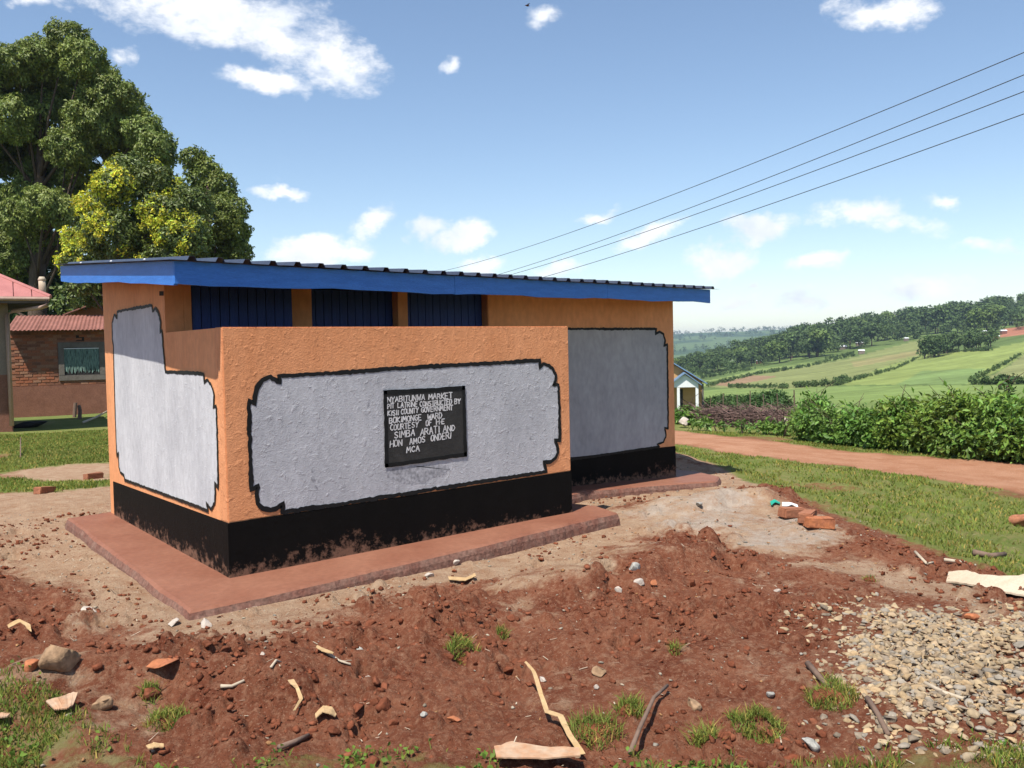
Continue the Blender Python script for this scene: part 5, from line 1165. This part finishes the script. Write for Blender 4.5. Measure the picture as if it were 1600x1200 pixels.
for k in range(n):
    px = random.uniform(1085, 1262); q = np.array([np.interp(px, bp_, bb_[:, i_]) for i_ in range(3)]); dv = np.array([math.sin(1.0), math.cos(1.0), 0]); q = q+dv*random.uniform(0, .8); z0 = q[2]
    hgt = random.uniform(.0, .46)*(1 if px < 1225 else .8); a = random.uniform(0, 6.28); ln_ = random.uniform(.25, .65); el = random.uniform(-.3, .6)
    d = np.array([math.cos(a)*math.cos(el), math.sin(a)*math.cos(el), math.sin(el)])*ln_; s = np.array([q[0], q[1], z0+hgt*.75]); w = random.uniform(.006, .013)
    mid = s+d*.5+np.array([random.uniform(-.05, .05), random.uniform(-.05, .05), .03]); 
    K = len(V)
    for P_, ww in ((s, w), (mid, w*.8), (s+d, w*.3)):
        for c_ in range(3): V.append(P_+ww*np.array([math.cos(2.09*c_), math.sin(2.09*c_)*.6, math.sin(2.09*c_+1)]))
    for lv in (0, 1):
        for c_ in range(3): F.append((K+lv*3+c_, K+lv*3+(c_+1) % 3, K+lv*3+3+(c_+1) % 3, K+lv*3+3+c_))
    TT += [random.uniform(.6, 1.5)]*9
o = bigmesh('brushwood', np.array(V), np.array(F), 'twig', bf, tint=np.repeat(np.array(TT)[:, None], 3, 1)); o['kind'] = 'stuff'
for k, (px, py, hh) in enumerate([(1130, 640, 1.1), (1152, 640, 1.0), (1172, 642, 1.2), (1193, 642, 1.0), (1215, 645, 1.0), (1241, 648, 1.1), (1110, 638, 1.0)]):
    q = at(px, py); o = MB().tube([(0, 0, -.1), (.02, 0, hh*.5), (random.uniform(-.05, .05), 0, hh)], [.04, .035, .03], 6).build('fence_post', 'pole'); o.location = tuple(q); tag(o, 'thin wooden post in the row behind the brush fence', 'post', 'posts behind the brush fence')
shrub('clipped_hedge', 'dark clipped hedge beyond the brush fence, left half', hedge_bits(1098, 1165, (637, 637), (1.0, 1.1), 90, 2.2, .6, .85), 'leaf_hedge', 260, .3, 'dark hedge beyond the road')
shrub('clipped_hedge', 'dark clipped hedge beyond the brush fence, bumpy right half', hedge_bits(1155, 1222, (637, 638), (1.2, 1.1), 90, 2.2, .6, .95), 'leaf_hedge', 260, .3, 'dark hedge beyond the road')
shrub('young_tree', 'dark sapling rising above the hedge at the far right', [((at(1582, 720)[0]+1.2, at(1582, 720)[1]+.6, .72), (.10, .10, .16)), ((at(1578, 720)[0]+1.2, at(1578, 720)[1]+.6, .55), (.12, .12, .14))], 'leaf_hedge', 2600, .11, None)
# porch house
dh = 82; oh2 = atd(1050, 640, dh); oh2[2] = float(gz(oh2[0], oh2[1]))
ph = empty('porch_house', oh2, 'small orange house with blue-grey gabled porch beyond the hedge', 'house'); ph.rotation_euler.z = R(-44)
SP = dh/FPX; xp = lambda px: (px-1050)*SP; zp = lambda py: 1.5535+(540.5-py)*SP-oh2[2]
MB().prism([(xp(1000), 0, -.3), (xp(1097), 0, -.3), (xp(1097), 0, zp(597)), (xp(1048), 0, zp(566)), (xp(1000), 0, zp(597))], (0, 8, 0)).build('wall', 'house_orange', ph)
for sg in (0, 1):
    a = np.array([xp(1104), -.5, zp(601)]); c = np.array([xp(1048), -.5, zp(565)])
    if sg: a[0] = 2*xp(1048)-a[0]
    MB().obox(a, c-a, (0, 9, 0), (0, 0, .12)).build('roof_slope', 'house_blue', ph)
pw = empty('porch', (0, 0, 0)); pw.parent = ph
MB().prism([(xp(1045), -1.8, zp(604)), (xp(1088), -1.8, zp(604)), (xp(1088), -1.8, zp(598)), (xp(1068), -1.8, zp(585)), (xp(1045), -1.8, zp(598))], (0, .15, 0)).build('gable', 'white', pw)
for sg in (0, 1):
    a = np.array([xp(1093), -2.1, zp(601.5)]); c = np.array([xp(1068), -2.1, zp(583)])
    if sg: a[0] = 2*xp(1068)-a[0]
    MB().obox(a, c-a, (0, 2.1, 0), (0, 0, .1)).build('porch_roof', 'house_blue', pw)
for px in (1058, 1086): MB().box(xp(px)-.12, xp(px)+.12, -1.78, -1.55, -.3, zp(604)-.002).build('column', 'white', pw)
MB().box(xp(1062), xp(1067), -.03, .02, 0, zp(608)).build('door', 'dark', ph)
MB().box(xp(1096), xp(1099), -.1, .1, -.3, zp(600)).build('corner_pillar', 'frame', ph)

# ------------------------------------------------------------------ hillside: trees, hedgerows, houses
def far_tree_mesh(seed, kind):
    g = np.random.default_rng(seed); Ls = []
    if kind == 0:   # broad
        for _ in range(9): Ls.append((np.array([g.normal(0, .22), g.normal(0, .22), g.uniform(.45, .9)]), g.uniform(.16, .27)))
    elif kind == 1: # tall eucalyptus
        for k in range(8): Ls.append((np.array([g.normal(0, .10), g.normal(0, .10), .35+k*.08]), g.uniform(.10, .18)))
    else:           # conical
        for k in range(8): Ls.append((np.array([g.normal(0, .04), g.normal(0, .04), .2+k*.1]), .22-.022*k))
    P, N, T = lobe_points(Ls, 2600, .6); V, F = leaves(P, N, .10, .8, .1); return V, F, np.repeat(np.repeat(T[:, None], 3, 1), 4, 0)*np.repeat(rng.uniform(.75, 1.25, (len(P), 1)), 4, 0)
PRO = []
for k in range(6):
    V, F, t = far_tree_mesh(k+3, [0, 0, 1, 1, 0, 2][k]); e = empty('hill_tree', (0, 0, 0)); bigmesh('crown', V, F, 'leaf_far' if k != 4 else 'leaf_far_light', e, tint=t)
    MB().tube([(0, 0, -.1), (0, 0, .3), (.01, 0, .7)], [.03, .022, .01], 5).build('trunk', 'bark', e); PRO.append(e)
used = [False]*6; ntree = 0
def put_tree(x, y, h, kind, label, group):
    global ntree
    if not used[kind]: o = PRO[kind]; used[kind] = True
    else: o = copy_tree(PRO[kind])
    o.location = (x, y, float(gz(x, y))-.3); o.scale = (h*random.uniform(.85, 1.15),)*2+(h,); o.rotation_euler.z = random.random()*6.28; tag(o, label, 'tree', group); ntree += 1
def azr_(px): d = raydir(px, hor(px)); return math.atan2(d[0], d[1])
def pol(px, rho): a = azr_(px); return CAM[0]+math.sin(a)*rho, CAM[1]+math.cos(a)*rho
WOOD = 'trees of the wood along the hill'
# lower edge of the wood and ridge line as (column, near range, far range)
def wood_range(px):
    return np.interp(px, [1040, 1120, 1200, 1300, 1400, 1500, 1600, 1700], [430, 440, 470, 500, 560, 560, 520, 520]), np.interp(px, [1040, 1200, 1300, 1400, 1600, 1700], [620, 640, 720, 780, 880, 900])
for k in range(230):
    px = random.uniform(1050, 1640); n0, n1 = wood_range(px); t = random.random(); rho_ = n0+(n1-n0)*(t if k > 80 else 1-.12*t)
    x, y = pol(px, rho_); h = random.uniform(9, 16)*float(np.interp(px, [1060, 1180, 1260], [.6, .8, 1])) if px < 1560 or t > .6 else random.uniform(5, 9)
    put_tree(x, y, h, kd := random.choice([0, 0, 1, 1, 0, 2, 3, 4, 4]), ['broad dark tree in the wood covering the hill ridge', 'broad dark tree in the wood covering the hill ridge', 'slender tall tree in the wood covering the hill ridge', 'slender tall tree in the wood covering the hill ridge', 'lighter green broad tree in the wood on the hill ridge'][kd], WOOD)
for k in range(30):
    px = random.uniform(1443, 1548); x, y = pol(px, np.interp(px, [1440, 1550], [355, 400])+random.uniform(-4, 26)); put_tree(x, y, random.uniform(5.5, 8.5), random.choice([2, 3, 2, 3, 0]), 'tree in the small grove among the hillside fields', 'trees of the hillside grove')
for k in range(6):
    if not used[k]:
        for c_ in list(PRO[k].children): bpy.data.objects.remove(c_)
        bpy.data.objects.remove(PRO[k])
# remaining wood, hedgerows and far hill trees as one mass each
def mass(name, pts, hts, label, m, leaf=.12, per=60):
    Vs = []; Fs = []; Ts = []; off = 0
    for (x, y), h in zip(pts, hts):
        Ls = [(np.array([x+random.gauss(0, .16)*h, y+random.gauss(0, .16)*h, float(gz(x, y))+h*random.uniform(.3, .85)]), h*random.uniform(.18, .3)) for _ in range(4)]
        P = []; N = []
        for c, r_ in Ls:
            d = rng.normal(0, 1, (per, 3)); d /= np.linalg.norm(d, axis=1, keepdims=True); P.append(c+d*r_*rng.uniform(.5, 1.1, (per, 1))); N.append(d)
        P = np.concatenate(P); N = np.concatenate(N); V, F = leaves(P, N, leaf*h*1.3, .75, .1); Vs.append(V); Fs.append(F+off); off += len(V)
        Ts.append(np.repeat(rng.uniform(.75, 1.2)*rng.uniform(.8, 1.2, (len(P), 1)), 4, 0)*np.ones((1, 3)))
    return tag(bigmesh(name, np.concatenate(Vs), np.concatenate(Fs), m, tint=np.concatenate(Ts)), label, 'wood', kind='stuff')
pts = []; hts = []
for k in range(420):
    px = random.uniform(1030, 1750); n0, n1 = wood_range(px); pts.append(pol(px, random.uniform(n0, n1+40))); hts.append(random.uniform(4, 10)*float(np.interp(px, [1060, 1180, 1260], [.6, .8, 1])))
mass('wood', pts, hts, 'undergrowth and smaller trees filling the wood on the hill', 'leaf_far', .12, 36)
pts = []; hts = []
for line, h in (([(1095, 592), (1180, 577)], 2.5), ([(1105, 605), (1180, 586), (1260, 574), (1335, 556)], 3), ([(1240, 606), (1312, 602)], 1.5), ([(1135, 606), (1230, 607)], 1.2), ([(1310, 602), (1400, 577), (1450, 553)], 1.2), ([(1510, 600), (1560, 576), (1600, 552)], 1.2), ([(1520, 601), (1620, 600)], 1.5), ([(1090, 588), (1175, 573)], 4), ([(1290, 562), (1336, 553)], 4), ([(1305, 598), (1325, 594)], 2.5), ([(1440, 553), (1550, 548)], 1.5)):
    for (a, b), (c, d) in zip(line, line[1:]):
        for k in range(int(abs(c-a)/1.1)):
            t = random.random(); q = at(a+(c-a)*t, b+(d-b)*t+random.uniform(-.4, .4)); pts.append((q[0], q[1])); hts.append(min(h, 1.6)*random.uniform(.5, 1.1))
mass('hedgerow_bushes', pts, hts, 'bushy hedgerows dividing the hillside fields', 'leaf_far', .2, 14)
pts = []; hts = []
for k in range(900):
    px = random.uniform(1000, 1500); rho_ = random.uniform(1700, 3600); x, y = pol(px, rho_)
    if fbm(np.array([x]), np.array([y]), .004, 3)[0] > .56 and rho_ < 3100: continue
    pts.append((x, y)); hts.append(random.uniform(8, 17))
mass('far_wood', pts, hts, 'hazy trees scattered over the distant hill', 'leaf_far', .16, 10)
HS = [(1139, 568, 20, 'widest white roof at the lower left edge of the wood'), (1188, 565, 11, 'small white roof right of the widest one at the wood edge'), (1237, 549, 8, 'grey roof half hidden among trees above the light green field'), (1317, 543, 10, 'white roof low in the wood left of the grove'), (1343, 537, 9, 'white roof in the wood up and right of its neighbour'), (1346, 550, 8, 'lowest white roof at the wood edge left of the grove'), (1416, 530, 6, 'tiny white roof above the top of the olive field'),
      (1541, 520, 9, 'white roof beside the grove, left of the biggest roof'), (1553, 528, 12, 'biggest white roof just right of the grove'), (1568, 519, 8, 'white roof beside the red bare patch on the hill'), (1517, 498, 6, 'left of two white specks of roofs high on the ridge'), (1524, 497, 6, 'right of two white specks of roofs high on the ridge'), (1570, 506, 5, 'small white roof above the red bare patch'), (1580, 505, 5, 'small white roof higher right of the red bare patch'), (1595, 494, 5, 'white roof near the right edge under the ridge')]
for (px, py, wpx, lb) in HS:
    q = at(px, py+3); dep = (q-CAM)@FW; w = wpx*dep/FPX*.55; d_ = w*.6; e = empty('hill_house', q, 'house with '+lb, 'house', 'white roofed houses on the hill'); e.rotation_euler.z = random.uniform(-.9, -.3)
    hh = max(1.6, w*.18)
    MB().box(-w, w, -d_, d_, -1, hh).build('wall', 'mudplaster' if random.random() < .5 else 'cement', e)
    MB().prism([(-w*1.1, -d_*1.15, hh), (-w*1.1, d_*1.15, hh), (-w*1.1, 0, hh+d_*.65)], (w*2.2, 0, 0)).build('roof', 'whiteroof', e)

# ------------------------------------------------------------------ power line
PA = atd(590, 470, 105); PB = atd(1820, 300, 17.0)
PA[2] = float(gz(PA[0], PA[1])); PB[2] = float(gz(PB[0], PB[1]))
ends = []
for k, (yl, yr_) in enumerate([((715, 418), (1600, 82)), ((775, 430), (1600, 117)), ((788, 432), (1600, 143)), ((835, 437), (1600, 178))]):
    # the line's vertical plane through both poles fixes each wire's height
    nx_, ny_ = PB[1]-PA[1], -(PB[0]-PA[0])
    def hit(px, py):
        d = raydir(px, py); t = ((PA[0]-CAM[0])*nx_+(PA[1]-CAM[1])*ny_)/(d[0]*nx_+d[1]*ny_); return CAM+d*t
    a = hit(*yl); b = hit(*yr_); tpar = lambda q: ((q[0]-PA[0])*(PB[0]-PA[0])+(q[1]-PA[1])*(PB[1]-PA[1]))/((PB[0]-PA[0])**2+(PB[1]-PA[1])**2)
    ta, tb = tpar(a), tpar(b); sag = 1.3
    f = lambda t: -4*sag*t*(1-t)
    za, zb_ = a[2]-f(ta), b[2]-f(tb); s = (zb_-za)/(tb-ta); z0 = za-s*ta; z1 = z0+s
    pts = [(PA[0]+(PB[0]-PA[0])*t, PA[1]+(PB[1]-PA[1])*t, z0+s*t+f(t)) for t in np.linspace(0, 1, 40)]
    ends.append((z0, z1))
    o = MB().tube(pts, [.018-.008*t for t in np.linspace(0, 1, 40)], 6).build('power_cable', 'wire')
    tag(o, ['topmost', 'second from the top', 'third from the top', 'lowest'][k]+' of the four power cables crossing the sky', 'cable', 'power cables')
for P_, idx, lb in ((PA, 0, 'far wooden power pole behind the latrine'), (PB, 1, 'near wooden power pole right of the view')):
    top = max(q[idx] for q in ends)+.3; e = empty('power_pole', P_, lb, 'power pole', 'poles of the power line')
    MB().tube([(0, .12, -.3), (0, .12, top-P_[2])], [.14, .09], 10).build('pole', 'pole', e)
    for q in ends: MB().tube([(0, .12, q[idx]-P_[2]-.03), (0, -.01, q[idx]-P_[2]-.03)], .03, 8).build('insulator', 'white', e)
# a small bird high in the sky
bq = atd(824, 9, 60); e = empty('bird', bq, 'tiny dark bird high in the sky above the roof', 'bird')
mb = MB(); mb.tube([(-.16, 0, 0), (-.08, 0, .01), (.04, 0, .01), (.13, 0, .03), (.19, 0, .02)], [.01, .05, .055, .03, .008], 8); mb.build('body', mat('bird', (.07, .02, .015), (.10, .03, .02), .8, 8), e, smooth_=True)
for s in (-1, 1): MB().prism([(-.05, 0, .03), (.06, 0, .03), (.04, s*.22, .09), (-.02, s*.26, .08), (-.08, s*.14, .06)], (0, 0, .008)).build('wing', e.children[0].data.materials[0], e)

# ------------------------------------------------------------------ haze
def haze_box(dens=1.7e-4):
    mb = MB().box(CAM[0]-7400, CAM[0]+7400, CAM[1]-7400, CAM[1]+7400, float(Z.min())-2, max(float(Z.max())+25, 90)); o = mb.build('haze', 'white')
    m = bpy.data.materials.new('haze_air'); m.use_nodes = True; n = m.node_tree.nodes; n.clear(); out = n.new('ShaderNodeOutputMaterial'); v = n.new('ShaderNodeVolumePrincipled')
    v.inputs['Color'].default_value = (.62, .76, 1.0, 1); v.inputs['Density'].default_value = dens; v.inputs['Anisotropy'].default_value = .2
    m.node_tree.links.new(v.outputs[0], out.inputs['Volume']); o.data.materials.clear(); o.data.materials.append(m); return tag(o, 'thin bluish haze in the distance', 'haze', kind='stuff')
haze_box()
